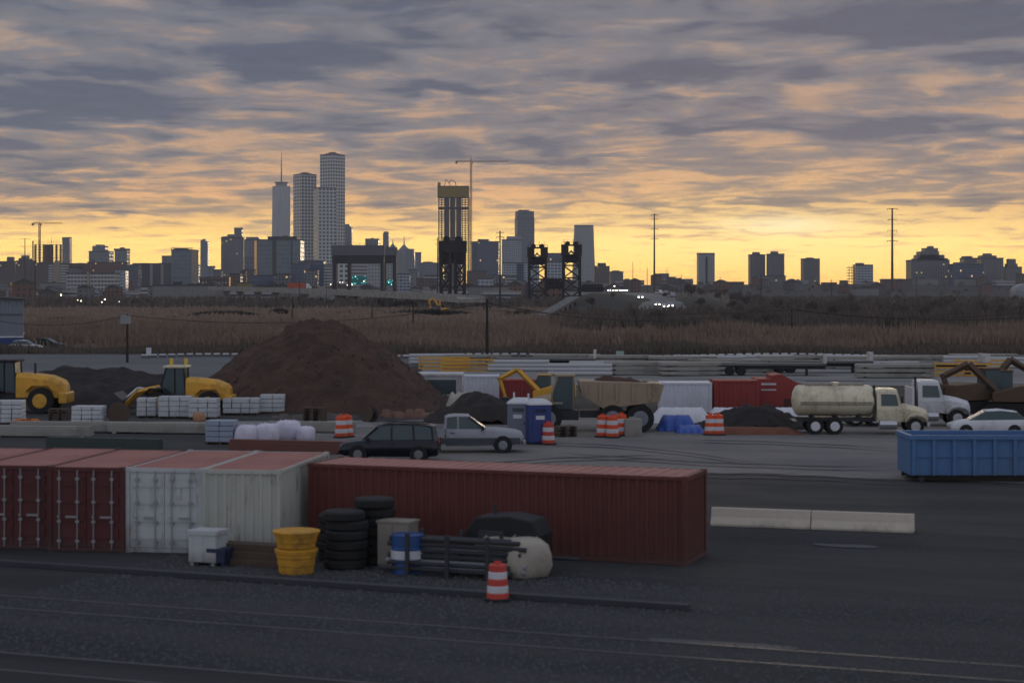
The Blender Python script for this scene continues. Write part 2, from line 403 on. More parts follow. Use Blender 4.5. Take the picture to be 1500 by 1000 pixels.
def puddle(px, py, w2, d2, seed):
    rg = random.Random(seed); d = GD(py); n = 40; ph = [rg.uniform(0, 6.28) for _ in range(5)]; q = MB(); pts = []
    for i in range(n):
        a = 2*math.pi*i/n; r = 1 + sum(.16/(k+1)*math.sin((k+2)*a+ph[k]) for k in range(5))
        x, y = w2*r*math.cos(a), d2*r*math.sin(a); pts.append((PX(px,d)+x*.94+y*.34, d-x*.34+y*.94, .026))
    q.add(pts, [tuple(range(n))]); structure(q.build('puddle', M_WATER))
for a_ in ((1060,944,1.6,.3,1),(1240,800,1.2,.3,6)): puddle(*a_)
def terrain(name, x0, x1, y0, y1, nx, ny, fn, m, z0=None):
    xs = np.linspace(x0, x1, nx); ys = np.linspace(y0, y1, ny); mb = MB(); mb.smooth = True
    vs = [(x, y, fn(x, y)) for y in ys for x in xs]
    fs = [(j*nx+i, j*nx+i+1, (j+1)*nx+i+1, (j+1)*nx+i) for j in range(ny-1) for i in range(nx-1)]
    mb.add(vs, fs); return structure(mb.build(name, m))
def sm(a, b, t): t = max(0, min(1, (t-a)/(b-a))); return t*t*(3-2*t)
def hill_h(x, y):
    r = math.sin(x*.004+1)*1.6 + math.sin(x*.011+2)*1.1 + math.sin(x*.027)*.7
    px = 750 + F*x/y
    base = 13.5 + (2.5 if px > 850 else 0)
    return -0.6 + (base + r) * sm(1900, 2500, y + 60*math.sin(x*.006))
terrain('hill', -4100, 4100, 1850, 8500, 150, 40, hill_h, G_GRASS)
# grassed highway embankment
def emb(x, y):
    px = 750 + F*x/y
    a = sm(818, 872, px) * (1 - sm(1020, 1130, px) * 1.0)
    b = sm(470, 640, y)
    h = -0.3 + a * b * (6.4 + .5*math.sin(x*.05)) * (1 - .30*math.exp(-((px-968)/48.0)**2) * (1-sm(560, 900, y)))
    return h
terrain('embankment', 0, 420, 440, 1500, 120, 70, emb, G_GRASS)
def strip(name, pts, wd, m, lift=0.0):                       # a road: centreline points (x,y,z)
    mb = MB(); vs = []
    for i, p in enumerate(pts):
        a = Vector(pts[max(0, i-1)]); b = Vector(pts[min(len(pts)-1, i+1)]); t = (b-a); t.z = 0; t.normalize(); n = Vector((-t.y, t.x, 0))
        for s in (-1, 1):
            q = Vector(p) + n*s*wd/2; vs.append((q.x, q.y, q.z+lift))
    mb.add(vs, [(2*i, 2*i+1, 2*i+3, 2*i+2)[::-1] for i in range(len(pts)-1)])
    return structure(mb.build(name, m))
strip('highway', [(PX(px, d), d, emb(PX(px, d), d) + .5) for px, d in ((930,1400),(925,1100),(932,900),(944,760),(958,660),(966,590),(974,530))], 15, G_ROAD)
strip('upper_road', [(PX(px, 980), 980, 7.1) for px in (868, 900, 940, 980, 1030)], 10, G_ROAD)

# ------------------------------------------------------------------ buildings
W_ = {}
def fac(key, *a, **k): W_[key] = facade(key, *a, **k)
fac('dark_glass_grid', lin((84,90,102)), lin((50,62,80)), 2.2, 3.6, .72, .62, wvar=.1)
fac('brown_flats', lin((96,84,78)), lin((46,48,54)), 3.2, 3.0, .4, .5, lit=.03)
fac('red_brick_flats', lin((112,84,72)), lin((44,46,52)), 3.4, 3.2, .38, .5, lit=.03)
fac('grey_flats', lin((112,112,114)), lin((52,60,72)), 3.6, 3.0, .5, .5, lit=.014)
fac('pale_slab', lin((156,158,160)), lin((96,104,114)), 3.0, 3.4, .5, .45)
fac('glass_curtain', lin((118,128,136)), lin((88,104,116)), 3.6, 6.0, .84, .84, jit=.12, gr=.3)
fac('white_office', lin((172,172,170)), lin((52,60,70)), 3.6, 4.1, .8, .5, jit=.3)
fac('checker_tower', lin((196,198,198)), lin((40,48,62)), 6.6, 6.2, .6, .58, jit=.4)
fac('checker_tower_shadow', lin((104,110,120)), lin((34,42,56)), 4.6, 4.6, .66, .62, jit=.3)
fac('blue_glass', lin((70,84,106)), lin((46,62,88)), 2.6, 3.8, .8, .7, jit=.3, lit=.02)
fac('light_grid', lin((168,174,180)), lin((86,104,124)), 4.2, 3.6, .78, .66, jit=.3)
fac('striped_flats', lin((84,84,88)), lin((44,48,56)), 2.6, 3.0, .6, .55, vstripe=(16.0, .26, lin((150,150,148))))
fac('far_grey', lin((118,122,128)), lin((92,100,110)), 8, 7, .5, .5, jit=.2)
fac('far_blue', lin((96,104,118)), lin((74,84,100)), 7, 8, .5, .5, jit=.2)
fac('rows_white', lin((166,168,168)), lin((66,72,80)), 400, 3.4, 1.1, .45, jit=.1)
fac('warehouse_rib', lin((128,128,128)), lin((100,100,102)), 1.2, 40, .2, 1.1, jit=.1)
M_SIDEGLOW = mat('amber_painted_reflection', lin((230,170,90)), 0.15, 0.6)  # warm reflection on the office flank, put into the colour

def bldg(name, label, cat, x0, x1, yt, d, dep, fm, rot=0.0, tops=(), group=None, roof=True, z0=0.0, taper=None, cm=None):
    """x0..x1: left and right bearings; yt: height bearing; d: distance; dep: depth in metres"""
    a = R(rot); Wt = (x1 - x0) / F * d
    dep = min(dep, max(4.0, 0.8*Wt/max(.05, abs(math.sin(a))))) if rot else dep
    wd = (Wt - dep*abs(math.sin(a))) / math.cos(a)
    wd = max(wd, 3.0)
    cx = (PX(x0, d) + PX(x1, d)) / 2; cy = d + (wd*abs(math.sin(a)) + dep*math.cos(a)) / 2
    h = PZ(yt, d) - z0
    t = thing(name, label, cat, (cx, cy, z0), a, group)
    mb = MB()
    if taper: mb.box(-wd/2, wd/2, -dep/2, dep/2, 0, h, top=taper)
    else: mb.box(-wd/2, wd/2, -dep/2, dep/2, 0, h)
    mb.build('wall', W_[fm] if fm in W_ else fm, t)
    if roof:
        r = MB(); k = (taper or (0, 0))
        r.box(-wd/2-.3+k[0], wd/2+.3-k[0], -dep/2-.3+k[1], dep/2+.3-k[1], h+.003, h+max(.8, .0006*d)); r.build('roof', M_ROOF, t)
    s = d / F
    for tp in tops:
        bx0, bx1, by = tp[:3]; nm = tp[3] if len(tp) > 3 else 'rooftop_plant'; mt = tp[4] if len(tp) > 4 else M_PLANT
        ux0 = (bx0 - (x0+x1)/2) * s; ux1 = (bx1 - (x0+x1)/2) * s
        q = MB(); dd = min(dep*.7, max(3.0, ux1-ux0)); zt = PZ(by, d) - z0
        q.box(ux0/math.cos(a), ux1/math.cos(a), -dd/2, dd/2, h+.01, zt); q.build(nm, W_[mt] if isinstance(mt, str) else mt, t)
    return t
def mast(px, yb, yt, t, d, x0, x1, r=.5):
    ux = (px - (x0+x1)/2) * d/F; MB().tube((ux, 0, PZ(yb, d)-t.location.z-1), (ux, 0, PZ(yt, d)-t.location.z), r, r*.4, 5).build('antenna', M_STEEL, t)

B = bldg
UP = 'upper_storeys'
# far left
B('apartment_building', 'low dark brown apartment block at the far left of the skyline', 'building', -6, 22, 384, 2500, 22, 'brown_flats', tops=[(8,17,376)])
B('apartment_building', 'brown domed-top apartment house under the leftmost lattice mast', 'building', 23, 46, 383, 2450, 22, 'brown_flats', tops=[(26,42,378,UP,'brown_flats'),(29,39,374)])
B('apartment_building', 'brown apartment block directly below the unfinished open-frame tower', 'building', 45, 75, 386, 2400, 25, 'brown_flats', tops=[(57,61,383)])
t = B('stair_tower_block', 'narrow tan slab between two striped dark balcony wings, below the unfinished frame', 'building', 71, 96, 387, 2300, 18, 'rows_white', tops=[(78,87,382,UP,mat('tan_render', lin((150,140,120)), .9))])
MB().box(-4.2, 4.2, -10.2, -9.003, 0, PZ(384, 2300)).build('stair_panel', mat('tan_render', lin((150,140,120)), .9), t)
B('slim_tower', 'slim solitary grey tower right of the unfinished frame on the left', 'building', 91, 102, 349, 4400, 22, 'grey_flats', tops=[(93,101,348)])
B('long_flats', 'long low brown block behind the white banded office on the left', 'building', 90, 132, 387, 2600, 24, 'red_brick_flats', tops=[(112,119,385)])
B('stepped_tower', 'stepped grey tower with three setbacks above the white banded office', 'building', 130, 160, 369, 3600, 40, 'far_grey', tops=[(134,153,360,UP,'far_grey'),(138,149,358)])
B('capped_tower', 'grey tower with overhanging flat cap right of the stepped tower', 'building', 168, 186, 367, 3500, 28, 'far_grey', tops=[(166,187,364,'roof_cap',M_ROOF),(174,180,362)])
B('brick_block', 'dark brick block rising behind the right half of the white banded office', 'building', 128, 180, 385, 2500, 26, 'red_brick_flats', tops=[(130,137,379),(160,167,383)])
t = B('office_building', 'white four-storey office with dark window bands and a tan stair column', 'building', 97, 168, 401, 1900, 26, 'white_office')
MB().box((129-132.5)/F*1900-1, (129-132.5)/F*1900+1.6, -14.6, -13.003, 0, PZ(399, 1900)).build('stair_column', mat('tan_render', lin((150,140,120)), .9), t)
B('glass_low_block', 'low glass block squeezed between brick block and white-striped flats', 'building', 178, 203, 389, 2300, 22, 'dark_glass_grid')
B('striped_flats', 'long dark flats with white vertical stripes left of the glass crown tower', 'building', 194, 253, 387, 2600, 30, 'striped_flats', tops=[(203,212,385),(230,240,385)])
B('roof_house', 'small flat-roofed upper block stepping up against the glass crown tower', 'building', 237, 252, 376, 2900, 20, 'far_grey')
t = B('crown_tower', 'dark glass tower with an open colonnade crown, left centre skyline', 'building', 250, 285, 367, 2550, 32, 'glass_curtain', rot=-8, tops=[(254,270,363)])
cr = MB()
for i in range(12): cr.cbox(-15+i*2.75, -14, PZ(365.2, 2550), .7, .7, 3.4)
cr.cbox(0, -14, PZ(363.3, 2550), 32, 1.2, .8); cr.build('crown_colonnade', M_CONCD, t)
B('small_tower', 'small pale tower just left of the slim slant-topped tower', 'building', 283, 291, 390, 4200, 20, 'far_grey', tops=[(288,291,387)])
def slant_tower():
    d = 5200; t = thing('slant_tower', 'slim dark tower with a slanting top, alone left of centre', 'building', (PX(298.5, d), d+15, 0))
    z1, z2 = PZ(351, d), PZ(354, d); hw = 5.5/F*d
    MB().side([(-hw,0),(hw,0),(hw,z2),(-hw*.9,z1)], -14, 14).build('wall', W_['far_blue'], t)
    MB().box(-hw*.5, hw*.2, -5, 5, z2-4, z1+2).build('rooftop_plant', M_PLANT, t)
slant_tower()
B('small_tower', 'short tower just right of the slim slant-topped tower', 'building', 304, 313, 391, 3600, 20, 'far_grey', tops=[(305,312,390)])
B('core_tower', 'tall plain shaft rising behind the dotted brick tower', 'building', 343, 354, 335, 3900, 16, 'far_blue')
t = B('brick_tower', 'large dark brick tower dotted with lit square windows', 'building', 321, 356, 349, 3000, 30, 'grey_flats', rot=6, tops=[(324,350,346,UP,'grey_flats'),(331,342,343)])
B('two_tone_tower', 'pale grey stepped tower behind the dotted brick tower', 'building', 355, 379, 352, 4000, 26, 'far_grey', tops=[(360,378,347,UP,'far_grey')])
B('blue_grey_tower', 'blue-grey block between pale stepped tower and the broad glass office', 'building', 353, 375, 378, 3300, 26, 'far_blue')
# broad glass office
t = B('glass_office', 'broad pale glass office block with a dark central spine and warm reflection painted on its left edge', 'building', 376, 440, 352, 2400, 45, 'glass_curtain', tops=[(391,434,346,'roof_plant',M_STEEL),(412,418,344)])
Wd = 64/F*2400
MB().box(-Wd/2+.277*Wd*1.0+ .1*Wd-1, -Wd/2+.277*Wd+.1*Wd+4, -23.6, -22.503, 0, PZ(347, 2400)).build('dark_spine', M_STEEL, t)
MB().box(-Wd/2+.79*Wd, -Wd/2+.79*Wd+1.4, -23.0, -22.503, 0, PZ(352.6, 2400)).build('thin_spine', M_STEEL, t)
MB().box(-Wd/2-3.2, -Wd/2-.003, -22, 20, 0, PZ(352.6, 2400)).build('reflection_flank', M_SIDEGLOW, t)
# one tower with tapering facets and a spire
def spire_tower():
    d = 7000; t = thing('spire_tower', 'tallest faceted glass tower tapering upward with a needle spire', 'building', (PX(410.5, d), d+36, 0))
    s = d/F; hb = 13.6*s; zt = PZ(272, d); zb = 50.0
    sq = [(-hb,-hb),(hb,-hb),(hb,hb),(-hb,hb)]
    r = hb*1.0; top = [(0,-r*1.0),(r,0),(0,r),(-r,0)]; k = .97
    top = [(x*k*1.0, y*k*1.0) for x, y in top]
    mb = MB(); vs = [(x,y,0) for x,y in sq]+[(x,y,zb) for x,y in sq]+[(x,y,zt) for x,y in top]
    fs = [(0,1,5,4),(1,2,6,5),(2,3,7,6),(3,0,4,7)]
    for i in range(4):
        j = (i+1)%4; fs.append((4+i, 4+j, 8+i)); fs.append((4+j, 8+j, 8+i))
    fs.append((8,9,10,11)); mb.add(vs, fs)
    o = mb.build('shaft', facade('faceted_glass', lin((150,158,168)), lin((132,142,154)), 6, 8, .8, .8, jit=.08, gr=.12), t); o.rotation_euler = (0,0,R(3))
    p = MB(); p.lathe([(hb*.62, zt), (hb*.62, zt+10)], 16); p.build('parapet_ring', M_PLANT, t)
    q = MB(); q.lathe([(hb*.75, zt+12), (hb*.75, zt+16)], 16); 
    for i in range(8): q.tube((hb*.5*math.cos(i*.785), hb*.5*math.sin(i*.785), zt+9), (hb*.7*math.cos(i*.785), hb*.7*math.sin(i*.785), zt+13), 1.0, None, 4)
    q.build('antenna_ring', M_STEEL, t)
    sp = MB(); zz = PZ(219, d)
    sp.tube((0,0,zt+6),(0,0,zt+60),2.6,2.2,8); sp.tube((0,0,zt+60),(0,0,zz),1.9,.5,8)
    for k in range(6): sp.lathe([(3.6, zt+22+k*15), (3.6, zt+25+k*15)], 8)
    sp.build('spire', M_STEEL, t)
spire_tower()
# three chequered towers
def chequer(label, x0, x1, yt, d, split, group, tops):
    s = d/F; W = (x1-x0)*s; a = math.atan2(1-split, split); w1 = W*split/math.cos(a); w2 = W*(1-split)/math.sin(a)
    # corner towards us; left face and right face
    cx = PX(x0, d); t = thing('chequered_tower', label, 'building', (PX(x0+(x1-x0)*split, d), d, 0), 0, group)
    e1 = Vector((-math.cos(a), math.sin(a))) * w1; e2 = Vector((math.sin(a), math.cos(a))) * w2
    h = PZ(yt, d); c = Vector((0,0)); P = [c, e2, e1+e2, e1]
    mb = MB(); P2 = [(p.x, p.y) for p in P]
    mb.prism(P2, 0, h); n = len(mb.f)
    mb.build('wall', W_['checker_tower'], t)
    r = MB(); m_ = sum(P, Vector((0,0)))/4
    r.prism([((p-m_)*1.01+m_)[:] for p in P], h+.01, h+2.0); r.build('parapet', M_PLANT, t)
    for (k, dz) in tops:
        q = MB(); q.prism([((p-m_)*k+m_)[:] for p in P], h+2.01, h+dz); q.build('rooftop_plant', M_PLANT, t)
chequer('tallest of the three white chequered towers, standing rearmost right', 467, 503.5, 227, 3250, .55, 'white chequered towers', [(.6, 4.0), (.3, 6.5)])
chequer('free-standing left one of the three white chequered towers', 427, 462, 256, 3300, .4, 'white chequered towers', [(.6, 3.5), (.35, 5.5)])
chequer('shortest and foremost of the three white chequered towers', 456, 492, 276, 3050, .28, 'white chequered towers', [(.5, 2.8)])
B('shoulder_tower', 'grey tower with a notched shoulder just right of the chequered towers', 'building', 502, 515, 334, 4600, 28, 'far_blue', tops=[(503,512,328,UP,'far_blue')])
B('blue_office', 'dark blue office block with a flat parapet at the foot of the chequered towers', 'building', 424, 452, 387, 1900, 26, 'blue_glass', rot=5)
B('blue_office', 'dark roofed block wrapped round a small pale grid building, below the chequered towers', 'building', 438, 474, 383, 2000, 26, 'blue_glass', tops=[(440,473,381.5,'roof_slab',M_STEEL)])
B('grid_house', 'small pale brown grid-windowed building with white cornice', 'building', 447, 465, 396, 1800, 14, 'grey_flats', tops=[(447,465,395,'cornice',M_WHITE)])
B('banded_office', 'dark office with pale floor bands left of the portal bridge', 'building', 473, 489, 388, 2000, 20, 'rows_white')
# behind and inside the portal bridge
B('hall_building', 'pale flat-topped block with small mast peeking over the portal bridge beam', 'building', 535, 554, 351, 3600, 30, 'far_grey', tops=[(543,546,348)])
B('column_tower', 'very slim tower with open lantern top right of the portal bridge', 'building', 561, 569.5, 343, 5200, 18, 'far_blue', tops=[(562,568.5,339,'lantern',M_PLANT)])
B('bands_building', 'white floor-banded building seen through the portal bridge', 'building', 515, 540, 386, 1750, 22, 'rows_white')
B('plain_slab', 'plain pale slab with a column of small windows seen through the portal bridge', 'building', 538, 557, 386, 1700, 18, 'pale_slab')
B('chequered_annex', 'white chequered low block seen through the left of the portal bridge', 'building', 495, 512, 383, 2300, 20, 'checker_tower')
B('plain_slab', 'plain pale slab seen between the two right legs of the portal bridge', 'building', 562, 580, 386, 1900, 18, 'pale_slab')
def art_deco(label, x0, x1, yb, yt, sp, d, nm):
    s = d/F; t = thing(nm, label, 'building', (PX((x0+x1)/2, d), d+16, 0)); hw = (x1-x0)/2*s; h = PZ(yb, d)
    MB().box(-hw, hw, -hw*.8, hw*.8, 0, h).build('wall', W_['far_grey'], t)
    MB().box(-hw*.8, hw*.8, -hw*.6, hw*.6, h+.01, PZ((yb+yt)/2+2, d)).build('upper_storeys', W_['far_grey'], t)
    MB().prism([(-hw*.7,-hw*.55),(hw*.7,-hw*.55),(hw*.7,hw*.55),(-hw*.7,hw*.55)], PZ((yb+yt)/2+2, d)+.01, PZ(yt, d), .12).build('pyramid_roof', mat('verdigris_roof', lin((104,118,122)), .7), t)
    MB().tube((0,0,PZ(yt+1, d)), (0,0,PZ(sp, d)), 2.2, .5, 6).build('spire', M_STEEL, t)
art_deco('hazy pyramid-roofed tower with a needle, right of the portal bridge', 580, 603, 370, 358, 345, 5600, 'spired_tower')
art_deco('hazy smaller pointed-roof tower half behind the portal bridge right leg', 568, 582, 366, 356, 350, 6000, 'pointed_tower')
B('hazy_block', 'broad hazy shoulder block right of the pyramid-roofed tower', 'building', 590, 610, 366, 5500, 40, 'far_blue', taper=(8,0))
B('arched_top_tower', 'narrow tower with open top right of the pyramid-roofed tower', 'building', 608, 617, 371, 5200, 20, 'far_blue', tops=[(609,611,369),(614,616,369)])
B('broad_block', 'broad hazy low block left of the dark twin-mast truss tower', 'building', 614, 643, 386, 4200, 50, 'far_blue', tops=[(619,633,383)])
B('dark_shed', 'low dark shed with ridge roof below the broad hazy block', 'building', 610, 640, 409, 1700, 18, 'brown_flats')
# right of the tower under construction
B('glass_block', 'dark teal glass block between tower crane and shouldered blue tower', 'building', 690, 733, 355, 3000, 40, 'blue_glass', rot=-4, tops=[(700,716,350,UP,'blue_glass'),(694,731,353)])
B('podium', 'low pale podium of stacked floors below the dark teal glass block', 'building', 684, 762, 405, 2300, 30, 'rows_white')
B('parking_deck', 'dark open parking deck in front of the teal glass block', 'building', 684, 714, 398, 2250, 24, 'brown_flats')
B('white_grid_tower', 'white gridded tower in front of the shouldered blue tower', 'building', 735, 764, 352, 3400, 34, 'light_grid', tops=[(742,764,346,UP,'light_grid')])
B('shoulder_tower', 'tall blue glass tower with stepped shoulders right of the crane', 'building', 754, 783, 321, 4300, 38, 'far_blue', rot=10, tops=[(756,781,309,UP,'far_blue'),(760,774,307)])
B('white_low_block', 'low white gridded block at the foot of the shouldered blue tower', 'building', 736, 790, 386, 2600, 24, 'light_grid')
MBs = B('dark_panel_building', 'plain dark blue panel building in front of the low white block', 'building', 757, 767, 388, 2200, 12, mat('navy_panel', lin((56,66,92)), .6))
B('dark_office', 'dark office roof seen between the two truss bridge towers', 'building', 799, 828, 372, 2900, 30, 'blue_glass')
B('pale_flats', 'pale flats with square windows between the two truss bridge towers', 'building', 799, 826, 384, 2100, 22, 'light_grid', tops=[(803,812,381)])
B('tapered_tower', 'pale monolithic tower narrowing upward, right of the truss bridge towers', 'building', 838, 873, 331, 4300, 34, 'pale_slab', taper=(6,2), tops=[(850,860,330)])
B('stepped_flats', 'dark stepped flats right of the pale narrowing tower', 'building', 871, 893, 391, 2700, 24, 'brown_flats', tops=[(876,888,385,UP,'brown_flats')])
B('stepped_flats', 'lower grey stepped flats beside the dark stepped flats', 'building', 894, 913, 399, 2800, 24, 'grey_flats', tops=[(897,908,396,UP,'grey_flats')])
B('low_block', 'small low dark block right of the tall three-armed pole', 'building', 965, 980, 402, 2500, 18, 'grey_flats')
for i, (a, b, y) in enumerate(((978,990,407),(986,997,409),(993,1003,411))): B('row_house', 'small stepping rowhouse right of the low dark block', 'house', a, b, y, 2300+i*30, 12, 'brown_flats', group='small rowhouses stepping down the skyline')
t = B('slab_tower', 'isolated slab tower with a dark central groove, right of centre', 'building', 1023, 1047, 372, 2700, 24, 'pale_slab', tops=[(1026,1046,370.5)])
MB().box(-1.5, 1.5, -13, -12.003, 0, PZ(376, 2700)).build('window_groove', M_STEEL, t)
B('twin_tower', 'left one of the twin towers with square roof plant', 'building', 1099, 1121, 374, 2700, 24, 'grey_flats', tops=[(1104,1114,369)], group='twin skyline towers')
B('twin_tower', 'right one of the twin towers with square roof plant', 'building', 1126, 1149, 373, 2650, 24, 'grey_flats', tops=[(1131,1141,368)], group='twin skyline towers')
B('twin_tower_podium', 'low grey podium linking the feet of the twin towers', 'building', 1113, 1151, 405, 2500, 26, 'grey_flats')
B('single_tower', 'single broad tower right of the twin towers', 'building', 1177, 1201, 380, 2650, 26, 'grey_flats', tops=[(1183,1193,377)])
t = B('balcony_tower', 'mid-rise white-framed tower with glowing open balconies on its left', 'building', 1254, 1279, 389, 2400, 22, 'light_grid', tops=[(1256,1267,385)])
bm_ = MB(); hw = 12.5/F*2400; Hh = PZ(390, 2400)
for k in range(9): bm_.box(-hw-9.5, -hw-.01, -9, 9, 8+k*(Hh-8)/8.5, 8.7+k*(Hh-8)/8.5)
for xx in (-9.3, -5.5, -2.4): bm_.box(-hw+xx, -hw+xx+.7, -9.1, -8.4, 0, Hh)
bm_.build('balcony_stack', M_CONCD, t)
B('dome_house', 'low rounded roof building left of the white-framed balcony tower', 'building', 1228, 1247, 412, 2300, 16, 'brown_flats', taper=(4,3))
B('long_low_block', 'long low dark block at the foot of the tall four-armed pole', 'building', 1294, 1336, 410, 2300, 22, 'brown_flats', tops=[(1312,1324,408)])
t = B('ziggurat_flats', 'big stepped apartment slab peaking right of centre, right skyline', 'building', 1335, 1391, 382, 2600, 36, 'grey_flats',
      tops=[(1342,1390,378,UP,'grey_flats'),(1345,1385,373,UP,'grey_flats'),(1349,1377,368,UP,'grey_flats'),(1356,1376,363,UP,'grey_flats'),(1363,1371,360)])
B('dark_glass_flats', 'dark glass-fronted flats with white panels left of the paired grey slabs', 'building', 1396, 1440, 388, 2500, 30, 'blue_glass', tops=[(1402,1420,384,UP,'grey_flats')])
B('grey_slab', 'left one of the paired grey slabs near the right edge', 'building', 1412, 1440, 379, 2700, 26, 'grey_flats', tops=[(1413,1426,375)])
B('grey_slab', 'right taller one of the paired grey slabs near the right edge', 'building', 1437, 1470, 379, 2600, 26, 'grey_flats', tops=[(1438,1461,374,UP,'grey_flats'),(1444,1455,371)])
B('tiered_tower', 'tiered narrow-topped flats at the right edge of the skyline', 'building', 1473, 1497, 392, 2600, 24, 'grey_flats', tops=[(1477,1492,386,UP,'grey_flats'),(1479,1490,379,UP,'grey_flats')])
B('edge_block', 'low dark block cut by the right picture edge', 'building', 1494, 1515, 402, 2500, 20, 'brown_flats')
# nearer low buildings, left
B('shed_row', 'long low white-roofed shed under the glass crown tower', 'building', 206, 292, 420, 1500, 14, 'rows_white')
B('brick_mill', 'long dark brick mill with two rows of pale windows', 'building', 292, 336, 407, 1600, 20, facade('mill_windows', lin((78,66,64)), lin((150,152,158)), 3.0, 4.6, .38, .42, jit=.3), z0=0)
t = B('lit_stair_building', 'dark building with a bright orange lit strip on its edge', 'building', 336, 352, 402, 1500, 14, 'brown_flats')
ls = MB()
for k in range(9): ls.cbox(-4.2, -7.2, 3+k*1.9, 1.1, .3, 1.3)
ls.build('lit_strip', mat('lit_amber_window', lin((240,180,110)), .5, emit=lin((255,190,110)), estr=.55), t)
B('yellow_house', 'dull yellow square building beside the orange lit strip', 'building', 347, 366, 415, 1300, 12, mat('dull_yellow_render', lin((136,124,82)), .9, var=.25))
t = B('water_tower_base', 'dark blocky structure behind the orange lit strip', 'building', 352, 360, 398, 1650, 8, 'brown_flats')
B('blue_shed', 'dark navy shed right of the dull yellow building', 'building', 368, 402, 404, 1800, 18, 'blue_glass')
B('white_shed', 'weathered white shed behind the viaduct piers', 'building', 452, 500, 428, 1050, 16, mat('weathered_white', lin((150,152,150)), .9, var=.25, dirt=(lin((92,92,90)), .7)))
B('white_shed', 'smaller weathered white shed right of the first one behind the viaduct', 'building', 504, 532, 431, 1020, 16, 'weathered_white' if False else MATS['weathered_white'])
B('lamp_shed', 'low dark blue shed under the right truss bridge tower', 'building', 770, 782, 417, 1300, 10, mat('navy_panel', lin((56,66,92)), .6))

B('low_block', 'pale low gridded block left of the big lift tower, below the pyramid tower', 'building', 582, 600, 402, 2000, 16, 'light_grid')
B('low_block', 'small grey slab below the arched-top tower', 'building', 598, 612, 396, 2300, 16, 'far_grey')
B('low_block', 'white banded low block touching the big lift tower on its left', 'building', 622, 644, 404, 2100, 16, 'rows_white')
B('low_block', 'white low gridded block in front of the podium', 'building', 700, 722, 409, 1700, 16, 'light_grid')
B('low_block', 'grey low flats beside the tall double-crossarm pole', 'building', 722, 740, 404, 1900, 16, 'grey_flats')
B('low_block', 'white low banded block left of the paired lift towers', 'building', 744, 760, 411, 1600, 16, 'rows_white')
B('low_block', 'grey low flats rising behind the left end of the white banded office', 'building', 100, 116, 393, 2400, 16, 'grey_flats')
B('low_block', 'small pale gridded block right of the white banded office', 'building', 168, 184, 396, 2150, 16, 'light_grid')
B('low_block', 'narrow grey flats at the left foot of the dotted brick tower', 'building', 312, 324, 396, 2500, 16, 'grey_flats')
B('low_block', 'dark brown flats at the right foot of the dotted brick tower', 'building', 356, 372, 396, 2200, 16, 'brown_flats')
B('low_block', 'grey low flats in front of the broad glass office', 'building', 402, 424, 402, 1850, 16, 'grey_flats')
B('low_block', 'brown low flats at the foot of the first thin bare pole', 'building', 914, 930, 411, 2200, 16, 'brown_flats')
B('low_block', 'long brown low block between the grooved slab tower and the twin towers', 'building', 1060, 1090, 414, 2200, 16, 'brown_flats')
B('low_block', 'grey low block between the twin towers and the single broad tower', 'building', 1152, 1172, 413, 2200, 16, 'grey_flats')
B('low_block', 'brown low block right of the single broad tower', 'building', 1206, 1226, 415, 2200, 16, 'brown_flats')
# ------------------------------------------------------------------ lattice helpers
def lattice_mast(mb, x, y, z0, z1, w, step, r, br):
    h = w/2; cs = [(-h,-h),(h,-h),(h,h),(-h,h)]
    for cx, cy in cs: mb.tube((x+cx,y+cy,z0),(x+cx,y+cy,z1), r, None, 4)
    n = max(1, int(round((z1-z0)/step))); st = (z1-z0)/n
    for i in range(n):
        a, b = z0+i*st, z0+(i+1)*st
        for k in range(4):
            p, q = cs[k], cs[(k+1)%4]
            if i % 2: p, q = q, p
            mb.tube((x+p[0],y+p[1],a),(x+q[0],y+q[1],b), br, None, 3, False)
            mb.tube((x+p[0],y+p[1],a),(x+q[0],y+q[1],a), br, None, 3, False)
def lattice_boom(mb, x0, x1, y, z, w, step, r):
    sgn = 1 if x1 > x0 else -1; n = max(1, int(abs(x1-x0)/step)); st = (x1-x0)/n
    for (yy, zz) in ((y-w/2, z), (y+w/2, z), (y, z+w)): mb.tube((x0,yy,zz),(x1,yy,zz), r, None, 4)
    for i in range(n):
        a = x0+i*st
        mb.tube((a,y-w/2,z),(a+st/2,y,z+w), r*.6, None, 3, False); mb.tube((a+st/2,y,z+w),(a+st,y-w/2,z), r*.6, None, 3, False)
def tower_crane(px, d, yb, yt, yj, jl, jr, label):
    s = d/F; t = thing('tower_crane', label, 'crane', (PX(px, d), d+2, 0))
    m = MB(); zj = PZ(yj, d); zt = PZ(yt, d); lattice_mast(m, 0, 0, 0, zj, 2.6, 3.4, .42, .24)
    MRC = mat('crane_paint', lin((150,110,84)), .6); m.build('mast', MRC, t)
    j = MB(); lattice_boom(j, 0, (jr-px)*s, 0, zj, 1.8, 3, .28); j.build('jib', MRC, t)
    c = MB(); lattice_boom(c, 0, (jl-px)*s, 0, zj, 1.8, 3, .36); c.build('counter_jib', MRC, t)
    MB().box((jl-px)*s-1, (jl-px)*s+2.5, -1.2, 1.2, zj-3.2, zj+.6).build('counterweight', M_CONCD, t)
    a = MB(); a.tube((0,0,zj),(0,0,zt),.9,.35,4); a.tube((0,0,zt),((jr-px)*s*.65,0,zj+1.8),.13,None,3); a.tube((0,0,zt),((jl-px)*s*.9,0,zj+1.8),.16,None,3)
    a.build('apex_and_ties', MRC, t)
    MB().box(1.3, 3.2, -1, 1, zj-3, zj-.6).build('cab', M_STEEL, t)
tower_crane(690, 2960, 430, 228, 237, 668, 745, 'tall tower crane beside the unfinished tower with yellow formwork')
tower_crane(57.5, 3000, 430, 325, 327.5, 47, 91, 'small tower crane over the unfinished open frame at far left')

